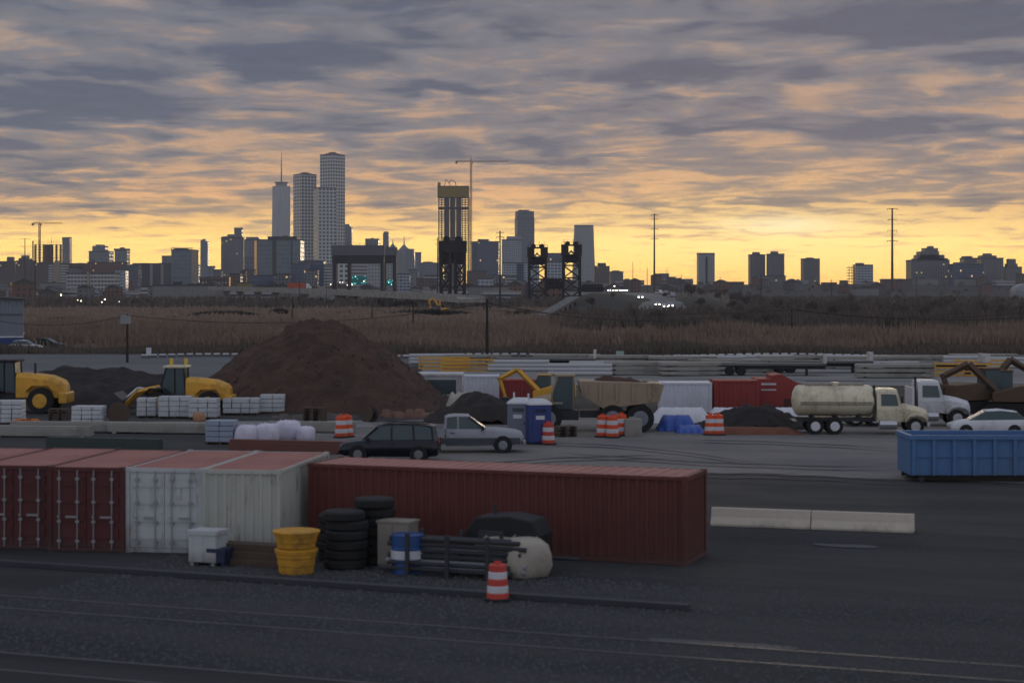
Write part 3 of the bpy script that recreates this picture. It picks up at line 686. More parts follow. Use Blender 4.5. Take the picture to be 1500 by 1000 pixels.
def frame_tower(name, label, x0, x1, yt, d, cores, fl, bays, dep, mt, th=1.15, cwd=1.4):
    s = d/F; W = (x1-x0)*s; t = thing(name, label, 'building', (PX((x0+x1)/2, d), d+dep/2, 0)); H = PZ(yt, d)
    f = MB(); n = int(H/fl)
    for i in range(n+1): f.box(-W/2, W/2, -dep/2, dep/2, i*fl, i*fl+th)
    f.build('floor_slabs', mt, t)
    c = MB()
    for i in range(bays+1):
        x = -W/2+.5+(W-1)*i/bays
        for y in (-dep/2+.5, -dep/6, dep/6, dep/2-.5): c.cbox(x, y, n*fl/2, cwd, cwd*.8, n*fl)
    c.build('columns', mt, t)
    k = MB()
    for a, b in cores: k.box(-W/2+W*a, -W/2+W*b, -dep*.3, dep*.3, 0, n*fl)
    k.build('core', mt, t)
    return t, W, H, n
t, W, H_, n = frame_tower('unfinished_tower', 'unfinished concrete tower with see-through floors and a yellow formwork top', 642, 686, 288, 3000, [(.22,.36),(.41,.56),(.62,.76)], 3.9, 10, 16, M_CONCD, 1.0, 1.1)
s = 3000/F
fw = MB(); zt = PZ(274, 3000); zb = PZ(289, 3000); Wt = 46*s
fw.box(-Wt/2, Wt/2, -14.2, 14.2, zb, zt); 
for i in range(14): fw.cbox(-Wt/2+1+i*(Wt-2)/13, -14.6, (zb+zt)/2, .9, .8, zt-zb-1)
fw.build('formwork_screen', mat('dull_yellow_formwork', lin((148,126,42)), .8, var=.2, vscale=.2), t)
MB().box(-Wt/2, Wt/2, -14.4, 14.4, zt+.01, zt+1.6).build('screen_deck', M_STEEL, t)
MB().box(-Wt/2, -Wt/2+4.6, -6, 6, zt+1.61, PZ(267, 3000)).build('hoist_head', mat('dull_yellow_formwork', lin((148,126,42)), .8), t)
pa = MB()
def poly(mb, pts, r): 
    for a, b in zip(pts, pts[1:]): mb.tube(a, b, r, None, 5)
def lx(px): return (px-664)*s
poly(pa, [(lx(650),0,zt), (lx(653),0,PZ(262,3000)), (lx(659),0,PZ(270,3000)), (lx(660),0,zt)], .5)
poly(pa, [(lx(657),0,PZ(268,3000)), (lx(661),0,PZ(263,3000)), (lx(667),0,PZ(267,3000)), (lx(668),0,zt)], .6)
pa.build('concrete_pump_booms', M_STEEL, t)
MB().box(-W/2-.4, W/2+.4, -13.5, 13.5, PZ(305.5,3000), PZ(304.4,3000)).build('safety_net_deck', M_STEEL, t)
sb = MB()
for a in np.linspace(0, 1, 12): sb.cbox(-W/2-2.6, -8, (zb-30)*a+10, .5, .5, .5)
hs = MB(); lattice_mast(hs, W/2+1.8, -8, 0, zb, 1.8, 3.4, .3, .2); hs.build('hoist_mast', M_RUST, t)

t, W, H_, n = frame_tower('unfinished_building', 'rusty open building frame under construction at the far left, floors see-through', 50, 88, 356, 2950, [(.36,.50),(.56,.66)], 4.4, 6, 12, mat('rust_red_frame', lin((110,70,52)), .8), .5, .8)
rb = MB()
for i in range(18): rb.tube((-W/2+W*i/17, -10, H_-1), (-W/2+W*i/17, -10, H_+3+random.random()*2), .25, None, 3)
rb.tube((W*.13,0,H_),(W*.13,0,PZ(346,2950)),.4,.2,4); rb.build('starter_bars', M_STEEL, t)
hm = MB(); lattice_mast(hm, -W/2-1.5, -8, 0, H_+4, 1.6, 3.7, .3, .2); hm.build('hoist_mast', M_RUST, t)

# ------------------------------------------------------------------ lift bridges
def portal(label, x0, x1, yt, yb1, yb2, d, legs, group):
    s = d/F; t = thing('portal_tower', label, 'bridge tower', (PX((x0+x1)/2, d), d+5, 0), 0, group); c = (x0+x1)/2
    MD = mat('portal_dark_steel', lin((48,48,54)), .7); MG = mat('portal_grey_panel', lin((98,99,104)), .8, var=.12, vscale=.15)
    MB().box((x0-c)*s, (x1-c)*s, -5, 5, PZ(yb1, d), PZ(yt, d)).build('crosshead', MG, t)
    b = MB(); b.box((x0-c)*s+.4, (x1-c)*s-.4, -4.5, 4.5, PZ(yb2, d), PZ(yb1, d)-.01)
    for k in np.linspace((x0-c)*s+2, (x1-c)*s-2, 9): b.cbox(k, -4.8, (PZ(yb1,d)+PZ(yb2,d))/2, .5, .5, PZ(yb1,d)-PZ(yb2,d)-.6)
    b.build('lower_beam', MD, t)
    for a, e in legs: 
        for y in (-3.2, 3.2):
            MB().box((a-c)*s, (e-c)*s, y-1.4, y+1.4, 0, PZ(yb2, d)-.01).build('leg', MD, t)
    r = MB(); 
    for k in np.linspace((x0-c)*s+.3, (x1-c)*s-.3, 14): r.tube((k,-4.8,PZ(yt,d)),(k,-4.8,PZ(yt,d)+1.1),.08,None,3)
    r.tube(((x0-c)*s,-4.8,PZ(yt,d)+1.1),((x1-c)*s,-4.8,PZ(yt,d)+1.1),.09,None,3); r.build('railing', MD, t)
    return t
portal('wide near portal frame of the lift bridge with grey panelled crosshead', 485.5, 563, 359, 374, 386, 1150, [(487,492.5),(509,513),(557,562)], 'lift bridge portals')
portal('narrower rear portal frame of the lift bridge, right of the wide one', 562, 581, 362, 374, 385, 1240, [(562,565),(575,580)], 'lift bridge portals')
def truss_tower(label, x0, x1, yt, yb, d, group, arched=False, name='truss_tower'):
    s = d/F; W = (x1-x0)*s; t = thing(name, label, 'bridge tower', (PX((x0+x1)/2, d), d+W*.4, 0), 0, group)
    MD = mat('black_bridge_steel', lin((34,32,36)), .8, var=.25); z0 = 0; zt = PZ(yt, d); H = zt; hw = W/2*.9; D = W*.4
    f = MB()
    fr = [0, .22, .42, .62, .78] 
    for i in range(4): 
        a, b = H*fr[i], H*fr[i+1]
        for y in (-D, D):
            for (p, q) in ((-hw, -hw*.22), (hw*.22, hw)) if arched else ((-hw, hw),):
                f.tube((p,y,a),(q,y,b),.32,None,4); f.tube((q,y,a),(p,y,b),.32,None,4); f.tube((p,y,b),(q,y,b),.4,None,4)
        for x in (-hw, hw):
            f.tube((x,-D,a),(x,D,b),.28,None,4); f.tube((x,D,a),(x,-D,b),.28,None,4); f.tube((x,-D,b),(x,D,b),.35,None,4)
    f.build('bracing', MD, t)
    for x in ((-hw, hw, -hw*.22, hw*.22) if arched else (-hw, hw)):
        for y in (-D, D): 
            q = MB(); q.box(x-.7, x+.7, y-.7, y+.7, 0, H*.8)
            q.build('leg', MD, t)
    m = MB()
    m.box(-hw-1.0, hw+1.0, -D-.9, D+.9, H*.78, H*.80); m.box(-hw-1.2, hw+1.2, -D-.9, D+.9, H*.935, H*.955)
    for x in (-hw-.3, hw+.3):
        for y in (-D, D): m.cbox(x, y, H*.865, 1.6, 1.2, H*.15)
    for y in (-D, D):
        if arched: m.box(-hw, hw, y-.3, y+.3, H*.80, H*.935)
        else:
            m.box(-hw, -hw*.38, y-.3, y+.3, H*.80, H*.935); m.box(hw*.38, hw, y-.3, y+.3, H*.80, H*.935)
            m.tube((-hw*.4,y,H*.80),(0,y,H*.86),.4,None,4); m.tube((hw*.4,y,H*.80),(0,y,H*.84),.3,None,4)
    m.build('machinery_frame', MD, t)
    for x in (-hw*.5, hw*.5):
        q = MB(); q.lathe([(hw*.26, -D-.5),(hw*.3,-D-.2),(hw*.3, D+.2),(hw*.26,D+.5)], 18, (x, 0, H*.955+ (hw*.10)), 'y'); q.build('sheave', MD, t)
    r = MB()
    for k in np.linspace(-hw-1, hw+1, 9): r.tube((k,-D-.8,H*.955),(k,-D-.8,H*.99),.1,None,3)
    r.tube((-hw-1,-D-.8,H*.99),(hw+1,-D-.8,H*.99),.12,None,3)
    for k in (-hw*.9, hw*.2, hw*.8): r.tube((k,0,H*.95),(k,0,H*1.05),.15,None,3)
    r.build('railing', MD, t)
    cw = MB(); 
    if arched: cw.box(-hw*.85, hw*.85, -D*.7, D*.7, H*.62, H*.80)
    else: cw.box(-hw*.9, hw*.9, -D*.6, D*.6, H*.665, H*.78)
    cw.build('counterweight', MD, t)
    MB().box(-hw-1.4, hw+1.4, -D-1.4, D+1.4, -1, 2.2).build('pier', M_CONCD, t)
    return t
truss_tower('big dark lift tower of black truss legs in front of the unfinished tower', 643.5, 682, 348, 430, 950, 'black truss lift towers', True)
truss_tower('left one of the paired slimmer black truss lift towers', 774, 801, 358, 430, 1000, 'black truss lift towers')
truss_tower('right one of the paired slimmer black truss lift towers', 824, 851, 354, 430, 1030, 'black truss lift towers')
def truss_span(label, x0, x1, y0, y1, d):
    s = d/F; t = thing('truss_span', label, 'bridge span', (PX(x0, d), d, 0)); W = (x1-x0)*s; a, b = PZ(y1, d), PZ(y0, d)
    MD = MATS['black_bridge_steel']; n = 7; st = W/n; f = MB()
    for y in (0, 7):
        f.tube((0,y,a),(W,y,a),.5,None,4); f.tube((st*.5,y,b),(W-st*.5,y,b),.5,None,4)
        for i in range(n): f.tube((i*st,y,a),(i*st+st/2,y,b),.35,None,4); f.tube((i*st+st/2,y,b),((i+1)*st,y,a),.35,None,4); f.tube((i*st+st/2,y,a),(i*st+st/2,y,b),.25,None,4)
    f.build('truss', MD, t); MB().box(0, W, .6, 6.4, a-.9, a-.01).build('deck', MD, t)
truss_span('black truss span hanging between the paired truss lift towers', 800, 826, 409, 421, 1015)
truss_span('low black railway truss running left from the paired lift towers to the big one', 852, 884, 417, 425, 1100)

# viaduct
def viaduct():
    t = thing('viaduct', 'long low concrete viaduct crossing the marsh below the portal bridge', 'viaduct', (0,0,0))
    pts = [(PX(px, d), d, z) for px, d, z in ((318,1150,9.5),(360,1080,8.9),(420,1000,8.1),(480,930,7.4),(540,860,6.6),(600,790,5.9),(650,740,5.4),(690,700,4.6))]
    d_ = MB(); e = MB()
    for (a, b) in zip(pts, pts[1:]):
        A, Bv = Vector(a), Vector(b); n = (Bv-A); n.z=0; n.normalize(); n = Vector((-n.y, n.x, 0))*6
        for off0, off1, z0, z1, mb in ((-1,1,-1.5,0,d_),(-1,-.94,0.003,1.0,e),(.94,1,0.003,1.0,e)):
            q = [A+n*off0, A+n*off1, Bv+n*off1, Bv+n*off0]
            mb.add([(p.x,p.y,p.z+z0) for p in q]+[(p.x,p.y,p.z+z1) for p in q], [(0,1,2,3),(4,7,6,5),(0,4,5,1),(1,5,6,2),(2,6,7,3),(3,7,4,0)])
    d_.build('deck', M_CONC, t, fix=True); e.build('parapet', M_CONC, t, fix=True)
    for (px, d, z) in ((332,1120,9.2),(352,1090,8.8),(378,1050,8.5),(404,1020,8.2),(446,965,7.5),(497,910,7.1),(504,905,7.0),(521,885,6.9),(572,825,6.2),(618,770,5.6),(662,728,5.0)):
        p = MB(); p.box(-1.3, 1.3, -4, 4, 0, z-2.3); p.box(-1.8, 1.8, -5.4, 5.4, z-2.29, z-1.52); p.build('pier', M_CONC, t, loc=(PX(px, d), d, 0))
viaduct()
def orange_truck():
    d = 985; t = thing('orange_trailer_truck', 'truck with a long orange-red trailer on the viaduct', 'truck', (PX(435, d), d, 8.15), R(-8))
    MB().box(-5.2, 5.0, -1.25, 1.25, 1.1, 3.9).build('trailer', mat('orange_trailer_paint', lin((170,84,60)), .8), t)
    c = MB(); c.side([(5.4,.8),(8.0,.8),(8.0,2.0),(7.0,2.4),(6.7,3.4),(5.4,3.5)], -1.2, 1.2); c.build('cab', M_WHITE, t)
    for x in (-4, -2.8, 6.8): 
        q = MB(); q.lathe([(.5,-1.3),(.5,1.3)], 12, (x,0,.5), 'y'); q.build('wheel', M_BLACK, t)
orange_truck()

# ------------------------------------------------------------------ poles
def pole(label, px, yt, d, z0=0, r=.35, arms=(), name='utility_pole', m=None, cat='utility pole', group=None):
    m = m or M_RUST; s = d/F; t = thing(name, label, cat, (PX(px, d), d, z0), 0, group); h = PZ(yt, d)-z0
    MB().tube((0,0,-1),(0,0,h), r, r*.55, 8).build('pole', m, t)
    for (ya, hwid, rise) in arms:
        z = PZ(ya, d)-z0; q = MB(); 
        for sg in (-1, 1): q.tube((0,0,z),(sg*hwid*s,0,z+rise), r*.3, r*.15, 5); q.tube((sg*hwid*s*.96,0,z+rise),(sg*hwid*s*.96,0,z+rise-1.3*r), r*.2, None, 4)
        q.build('cross_arm', m, t)
    return t
pole('tall bare transmission monopole right of centre with short arm pairs', 958.5, 313, 1500, 8, .95, [(315,5,.3),(321,5,.3),(335.5,5,.3),(350,5,.3)], 'transmission_pole', cat='transmission pole')
pole('tallest transmission monopole on the right with four arm pairs', 1307, 305, 1450, 8, 1.15, [(306,7.5,.4),(322,6,.5),(338,7,.5),(353,7.5,.5)], 'transmission_pole', cat='transmission pole')
pole('transmission pole with three wide arms at the far left skyline', 36.5, 349, 1700, 6, .6, [(350,7,.3),(361,11,.2),(373,7,.3)], 'transmission_pole', m=M_STEEL, cat='transmission pole')
pole('tall grey pole with a double crossarm between teal block and white grid tower', 732.5, 338, 800, 0, .55, [(341,5,.2),(347,5,.0)], m=M_STEEL)
pole('crossarmed pole on the marsh just left of the unfinished tower', 641, 348, 1100, 0, .5, [(351,4,.2),(357,3,0)], m=M_STEEL)
pole('thin bare pole left of the three-armed monopole', 927, 383, 900, 4, .2)
pole('shorter thin bare pole left of the three-armed monopole', 948, 392, 900, 4, .2)
pole('thin bare pole beside the small low dark block', 977, 392, 1000, 4, .2)
pole('short pole in front of the small stepping rowhouses', 998, 401, 1000, 4, .2)
pole('thin short pole right of the isolated slab tower', 1055, 405, 1100, 4, .25)
pole('thin wooden pole at the foot of the twin towers', 1115, 399, 600, 0, .2)
pole('thin wooden pole left of the balcony tower', 1218, 409, 700, 0, .2, [(411,3,0)])
pole('thin wooden pole on the right in front of the stepped apartment slab', 1343, 405, 700, 0, .2)
pole('dark pole in front of the far left brown apartment blocks', 51.5, 381, 900, 0, .45, m=M_STEEL)
pole('dark slim pole standing left of the viaduct', 438.5, 404, 800, 0, .28, m=M_STEEL)
pole('pair pole on the bank left of the big dark lift tower', 617, 400, 1000, 0, .2, m=M_STEEL)
pole('second slim pole on the bank beside the big dark lift tower', 633, 400, 1000, 0, .2, m=M_STEEL)
pole('slim pole right of the big dark lift tower', 686.5, 404, 1000, 0, .2, m=M_STEEL)
pole('slim mast left of the portal bridge on the viaduct approach', 478, 398, 900, 0, .15, m=M_STEEL)
# nearer wooden pole with lines
tp = pole('dark wooden pole at the yard edge in the centre of the picture', 713.5, 438, 190, 0, .22, [(444,7,0),(449,5,0)], m=mat('tarred_wood', lin((44,40,38)), .9))
tq = pole('dark wooden pole with a pale grey box left of the brown dirt mound', 186.5, 460, 196, 0, .17, m=MATS['tarred_wood'])
MB().box(-.65, .35, -.5, .1, PZ(474,196), PZ(462,196)).build('transformer_box', mat('pale_box', lin((140,142,144)), .7), tq)
pole('dark wooden pole behind the dirt mound, leaning over the marsh', 605, 440, 420, 0, .22, [(443,4,0)], m=MATS['tarred_wood'])
pole('slim dark pole behind the top of the dirt mound', 545, 441, 430, 0, .18, m=MATS['tarred_wood'])
pole('slim dark pole on the marsh above the dirt mound peak', 428, 434, 430, 0, .18, m=MATS['tarred_wood'])
pole('leaning slim pole in the right marsh before the bare trees', 1160, 452, 300, 0, .16, m=MATS['tarred_wood'])
def wire(label, pts, r, sag, grp='overhead lines'):
    mb = MB()
    for a, b in zip(pts, pts[1:]):
        A, Bv = Vector(a), Vector(b); prev = A
        for i in range(1, 17):
            u = i/16; p = A.lerp(Bv, u); p.z -= sag*4*u*(1-u); mb.tube(prev, p, r, None, 4, False); prev = p
    tag(mb.build('overhead_line', M_DARK), label, 'power line', grp)
wire('sagging dark cable low across the right marsh toward the wooden centre pole', [(PX(713.5,190),190,PZ(444,190)), (PX(1130,300),300,PZ(448,300)), (PX(1560,330),330,PZ(448,330))], .045, 2.2)
wire('upper dark cable leaving the wooden centre pole to the left', [(PX(713.5,190),190,PZ(444,190)), (PX(186.5,196),196,PZ(462,196)), (PX(-60,215),215,PZ(455,215))], .03, 1.4)
wire('long thin cable running from the mound pole to the right bank', [(PX(605,420),420,PZ(444,420)), (PX(1160,300),300,PZ(454,300)), (PX(1600,310),310,PZ(456,310))], .04, 1.6)

# ------------------------------------------------------------------ filler town: small individual buildings
def small_house(kind):
    t = thing('low_building', 'x', 'building')
    k = kind; w_, d_, h_ = ((16,12,8),(26,16,7),(12,11,11),(34,18,9),(9,9,9))[k]
    m_ = ['brown_flats','rows_white','red_brick_flats','warehouse_rib','grey_flats'][k]
    MB().box(-w_/2, w_/2, -d_/2, d_/2, 0, h_).build('wall', W_[m_], t)
    if k in (0, 2, 4):
        MB().side([(-w_/2-.4,h_+.003),(w_/2+.4,h_+.003),(0,h_+w_*.22)], -d_/2-.4, d_/2+.4).build('roof', M_ROOF, t)
    else:
        q = MB(); q.box(-w_/2-.3, w_/2+.3, -d_/2-.3, d_/2+.3, h_+.003, h_+.7); q.box(-w_*.2,-w_*.05,-2,2,h_+.701,h_+2.4); q.build('roof', M_CONC if k == 1 else M_ROOF, t)
    register(t); return t
KH = [small_house(k) for k in range(5)]
LBL = ['small gabled brown house in the low town below the skyline', 'low pale flat-roofed shed in the low town below the skyline', 'narrow gabled brick house in the low town below the skyline',
       'long ribbed warehouse in the low town below the skyline', 'small square gabled house in the low town below the skyline']
first = [True]*5
rs = random.Random(3)
for i in range(205):
    px = rs.uniform(-10, 900) if i < 180 else rs.uniform(900, 1500)
    d = rs.uniform(1150, 2250) if i < 180 else rs.uniform(2000, 2500)
    if 480 < px < 600 and d < 1350: continue
    k = rs.choice([0,1,1,2,3,4]); z = hill_h(PX(px, d), d) if d > 1850 else 0
    rz = R(rs.uniform(-25, 25)); sc = rs.uniform(.75, 1.25)
    if first[k]:
        o = KH[k]; first[k] = False; o.location = (PX(px,d), d, max(0,z)); o.rotation_euler = (0,0,rz); o['label'] = LBL[k]; o['group'] = 'town ' + LBL[k].split(' in the')[0] + 's'
    else: o = dup(KH[k], (PX(px,d), d, max(0,z)), rz, LBL[k], sc)

# ------------------------------------------------------------------ street lamps and small lights
def lamp(label, px, py, d, r=.35, m=None, group='lit lamps in front of the low town'):
    m = m or M_LAMP; t = thing('lamp_post', label, 'lamp', (PX(px, d), d, 0), 0, group); z = PZ(py, d)
    q = MB(); q.tube((0,.35,0),(0,.35,z+.4),.14,.1,6); q.tube((0,.35,z+.4),(0,-.2,z+.4),.08,None,5); q.build('pole', M_STEEL, t)
    b = MB(); b.lathe([(.02,-r),(r*.7,-r*.7),(r,0),(r*.7,r*.7),(.02,r)], 10, (0,-.2,z)); b.build('lamp_head', m, t)
for (px, py, r, lb) in ((258.5,443.5,.9,'brightest white lamp left of centre at the marsh edge'),(119,442,.75,'bright white lamp under the white banded office'),(113.5,440,.4,'smaller lamp left of the bright one under the white banded office'),
        (149,443,.5,'white lamp right of the white banded office lamps'),(174.5,443,.6,'white lamp between the banded office and the striped flats'),(89.5,432,.35,'small high lamp left of the white banded office'),
        (153.5,438.5,.3,'tiny lamp right below the tan stair column'),(900,419,.3,'tiny lamp above the highway headlights')): lamp(lb, px, py, 900, r)
M_SMALL = mat('lit_small_lamp', (1,1,1), .5, emit=lin((255,236,200)), estr=2.2)
for i, px in enumerate((488,492,498,502)): lamp('small white lamp in the row inside the left of the portal bridge', px, 413.5, 1300, .42, M_SMALL, 'lamp row in the portal')
for i, (px, py) in enumerate(((484.5,416.5),(492.5,416),(509,417.5),(516,417),(533,412))): lamp('small cyan-white lamp at the foot of the portal bridge', px, py, 1280, .5, M_SMALL, 'cyan lamps at the portal foot')
def cyan_net(label, x0, x1, y0, y1, d, n):
    t = thing('netted_hoarding', label, 'hoarding', (PX(x0, d), d, 0)); s = d/F
    MB().box(0, (x1-x0)*s, 0, .4, PZ(y1, d), PZ(y0, d)).build('panel', mat('glowing_teal_netting', lin((30,96,98)), .8, var=.4, vscale=.3, emit=lin((20,120,120)), estr=.12), t)  # netting glows by itself: teal light put into the panel colour
    q = MB()
    for k in range(n): q.cbox(rs.uniform(.5,(x1-x0)*s-.5), -.2, rs.uniform(PZ(y1,d)+.3, PZ(y0,d)-.3), .45, .3, .45)
    q.build('small_lights', M_CYAN, t)
    p = MB(); 
    for k in range(4): p.box(k*(x1-x0)*s/3.2, k*(x1-x0)*s/3.2+.3, .41, .7, 0, PZ(y0,d)-.2)
    p.build('posts', M_STEEL, t)
cyan_net('teal netted hoarding with small lights seen through the portal bridge', 511, 537, 404, 417, 1350, 16)
cyan_net('small teal netted panel between the right legs of the portal bridge', 564, 576, 409, 419, 1350, 8)

# ------------------------------------------------------------------ bare trees
def bare_tree(seed, h, label, name='bare_tree', lv=5, spread=.5):
    rg = random.Random(seed); tr = MB(); cr = MB()
    def grow(p, d, L, r, lvl):
        q = p; dirs = []
        for i in range(2):
            dd = (d + Vector((rg.gauss(0,.12), rg.gauss(0,.12), rg.gauss(.03,.06)))).normalized(); e = q + dd*L/2
            (tr if lvl <= 1 else cr).tube(q, e, r*(1-.25*i), r*(1-.25*(i+1)), 5 if lvl <= 1 else 3, False); q = e; d = dd
        if lvl >= lv: return
        k = (4, 4, 4, 4, 5)[lvl]
        for j in range(k):
            a = rg.uniform(0, 6.28); tl = rg.uniform(.5, 1.3) * spread*1.6
            o = d.orthogonal().normalized(); b = d.cross(o); nd = (d + (o*math.cos(a) + b*math.sin(a))*tl + Vector((0,0,.10))).normalized()
            st = q if j == 0 else p.lerp(q, rg.uniform(.35, 1.0))
            grow(st, nd, L*rg.uniform(.62,.86), max(r*.55, .022), lvl+1)
    for s_ in range(rg.choice((1,2))):
        grow(Vector((s_*.5,0,-.2)), Vector((rg.gauss(0,.12), rg.gauss(0,.1), 1)).normalized(), h*.21, h*.02, 0)
    t = thing(name, label, 'tree'); tr.build('trunk', mat('bark', lin((98,90,84)), .95), t)
    cr.build('crown', mat('bare_twigs', lin((108,98,92)), .95, var=.3, vscale=.4), t); register(t); return t
TL = ['bare many-stemmed tree in the thicket beyond the right marsh', 'bare round-crowned tree in the thicket beyond the right marsh', 'bare upright tree in the thicket beyond the right marsh', 'bare twiggy low tree in the thicket beyond the right marsh']
TREES = [bare_tree(11, 8, TL[0], lv=5), bare_tree(23, 8, TL[1], lv=5, spread=.6), bare_tree(37, 9, TL[2], lv=5, spread=.38), bare_tree(51, 6, TL[3], lv=5, spread=.7)]
for i, t in enumerate(TREES): t['group'] = TL[i]
spots = []
for k in range(110):
    px = rs.uniform(860, 1520); d = rs.uniform(350, 640)
    if 905 < px < 1000 and d > 420: d = rs.uniform(340, 410)
    spots.append((px, d, rs.uniform(.55, .9) if px < 1050 else rs.uniform(.75, 1.15)))
for k in range(60): spots.append((rs.uniform(1010, 1520), rs.uniform(640, 1300), rs.uniform(.8, 1.3)))
for k in range(10): spots.append((rs.uniform(690, 850), rs.uniform(430, 700), rs.uniform(.4, .7)))
for k in range(36): spots.append((rs.uniform(40, 460), rs.uniform(820, 1100), rs.uniform(.6, 1.0)))
for k in range(60): spots.append((rs.uniform(880, 1510), rs.uniform(1900, 2400), rs.uniform(1.0, 1.7)))
for i, (px, d, sc) in enumerate(spots):
    z = hill_h(PX(px,d), d) if d > 1850 else (emb(PX(px,d), d) if px > 818 and 440 < d < 1500 and PX(px,d) < 420 else 0)
    k = rs.randrange(4); loc = (PX(px,d), d, max(0, z)); rz = rs.uniform(0, 6.28)
    if px < 500: lb = TL[k].replace('in the thicket beyond the right marsh', 'in front of the low town on the left')
    elif px < 850: lb = TL[k].replace('in the thicket beyond the right marsh', 'near the black truss towers')
    elif d > 1800: lb = TL[k].replace('in the thicket beyond the right marsh', 'on the far skyline ridge at right')
    else: lb = TL[k]
    if i < 4: o = TREES[i]; o.location = loc; o.rotation_euler = (0,0,rz)
    else: dup(TREES[k], loc, rz, lb, sc, group=lb)

# ------------------------------------------------------------------ marsh plants (uncountable)
def blades(name, label, n, area, hmin, hmax, wmin, wmax, m, dens=None, lean=.35, cat='reeds'):
    rg = np.random.default_rng(abs(hash(name)) % 1000 if False else len(name)*7+n % 97)
    px = rg.uniform(area[0], area[1], n*3); d = 1/rg.uniform(1/area[3], 1/area[2], n*3)
    x = (px-750)/F*d
    keep = np.ones(len(x), bool)
    if dens is not None: keep = dens(x, d, px) > rg.uniform(0, 1, len(x))
    x, d = x[keep][:n], d[keep][:n]; n = len(x)
    h = rg.uniform(hmin, hmax, n) * (1 + .3*np.sin(x*.13+d*.05) + .2*np.sin(x*.37)); w = rg.uniform(wmin, wmax, n)
    a = rg.uniform(0, np.pi, n); lx_ = rg.normal(0, lean, n)*h*.5; ly_ = rg.normal(0, lean, n)*h*.5
    V = np.zeros((n*5, 3)); ca, sa = np.cos(a)*w/2, np.sin(a)*w/2
    z0 = np.zeros(n)
    V[0::5] = np.stack([x-ca, d-sa, z0-.05], 1); V[1::5] = np.stack([x+ca, d+sa, z0-.05], 1)
    V[2::5] = np.stack([x+ca*.8+lx_*.4, d+sa*.8+ly_*.4, h*.6], 1); V[3::5] = np.stack([x-ca*.8+lx_*.4, d-sa*.8+ly_*.4, h*.6], 1)
    V[4::5] = np.stack([x+lx_, d+ly_, h], 1)
    me = bpy.data.meshes.new(name); i = np.arange(n)*5
    me.vertices.add(n*5); me.vertices.foreach_set('co', V.ravel())
    loops = np.stack([i, i+1, i+2, i+3, i+3, i+2, i+4], 1).ravel(); me.loops.add(len(loops)); me.loops.foreach_set('vertex_index', loops)
    me.polygons.add(n*2); me.polygons.foreach_set('loop_start', np.stack([np.arange(n)*7, np.arange(n)*7+4], 1).ravel())
    me.update(calc_edges=True); me.materials.append(m)
    o = bpy.data.objects.new(name, me); col.objects.link(o); tag(o, label, cat, kind='stuff'); return o
M_REED = mat('brown_reed', lin((130,112,98)), .95, var=.45, vscale=.05)
M_REED2 = mat('pale_straw_reed', lin((142,124,108)), .95, var=.4, vscale=.06)
M_BRUSH = mat('dark_brush', lin((98,88,80)), .95, var=.35, vscale=.08)
blades('reeds', 'tall brown reeds filling the marsh behind the yard', 60000, (-30, 1530, 236, 400), .6, 2.2, .12, .4, M_REED, dens=lambda x, d, px: np.clip(.75+.9*np.sin(x*.11+np.sin(d*.07)*2)*np.sin(d*.09+x*.03)+.3*np.sin(x*.43), .08, 1))
blades('reeds', 'lower straw-coloured reeds farther out in the marsh', 40000, (-30, 1530, 400, 900), .5, 1.5, .3, .9, M_REED2, dens=lambda x, d, px: (np.sin(d*.03+np.sin(x*.05))*.5+.6)*((px<860)|(d<520)))
blades('brush', 'dark brush at the near edge of the marsh', 26000, (-30, 1530, 221, 237), .3, 1.1, .08, .25, M_BRUSH, cat='brush')
blades('brush', 'dark tangled brush under the bare trees on the right', 42000, (800, 1530, 330, 620), .8, 3.2, .25, .7, M_BRUSH, dens=lambda x, d, px: np.clip((px-800)/200, 0, 1)*np.clip((640-d)/200,0.25,1), cat='brush')
blades('brush', 'low dark brush along the far edge of the marsh', 26000, (-30, 1530, 800, 1500), 1.0, 4.0, .8, 2.5, M_BRUSH, dens=lambda x, d, px: np.where((px>850)&(px<1010), 0.0, .8), cat='brush')
def mound_brush(label, x0, x1, yt, d, n=2600):
    rg = random.Random(int(x0)); s = d/F; mb = MB(); W = (x1-x0)*s; H = PZ(yt, d)
    for i in range(n):
        u = rg.uniform(-1, 1); v = rg.uniform(-1, 1)
        if u*u+v*v > 1: continue
        h = H*math.sqrt(1-u*u)*(1-v*v)*rg.uniform(.55,1.05); x = u*W/2; y = v*4; a = rg.uniform(0, 3.14); wd = .35
        mb.add([(x-wd*math.cos(a), y-wd*math.sin(a), 0), (x+wd*math.cos(a), y+wd*math.sin(a), 0), (x+rg.gauss(0,.4), y+rg.gauss(0,.4), h)], [(0,1,2)])
    tag(mb.build('shrub_clump', mat('evergreen_scrub', lin((52,50,46)), .95, var=.35, vscale=.3), loc=(PX((x0+x1)/2, d), d, 0)), label, 'shrub')
mound_brush('long dark shrub clump on the marsh left of the dirt mound', 268, 388, 453, 520)
mound_brush('dark shrub clump on the marsh right of the grey shed', 55, 135, 463, 430)
mound_brush('dark shrub clump on the marsh right of the dirt mound top', 485, 530, 455, 560)
mound_brush('wide dark shrub clump below the yellow excavator', 560, 700, 450, 540)
mound_brush('small dark shrub clump below the viaduct end', 395, 425, 450, 600)

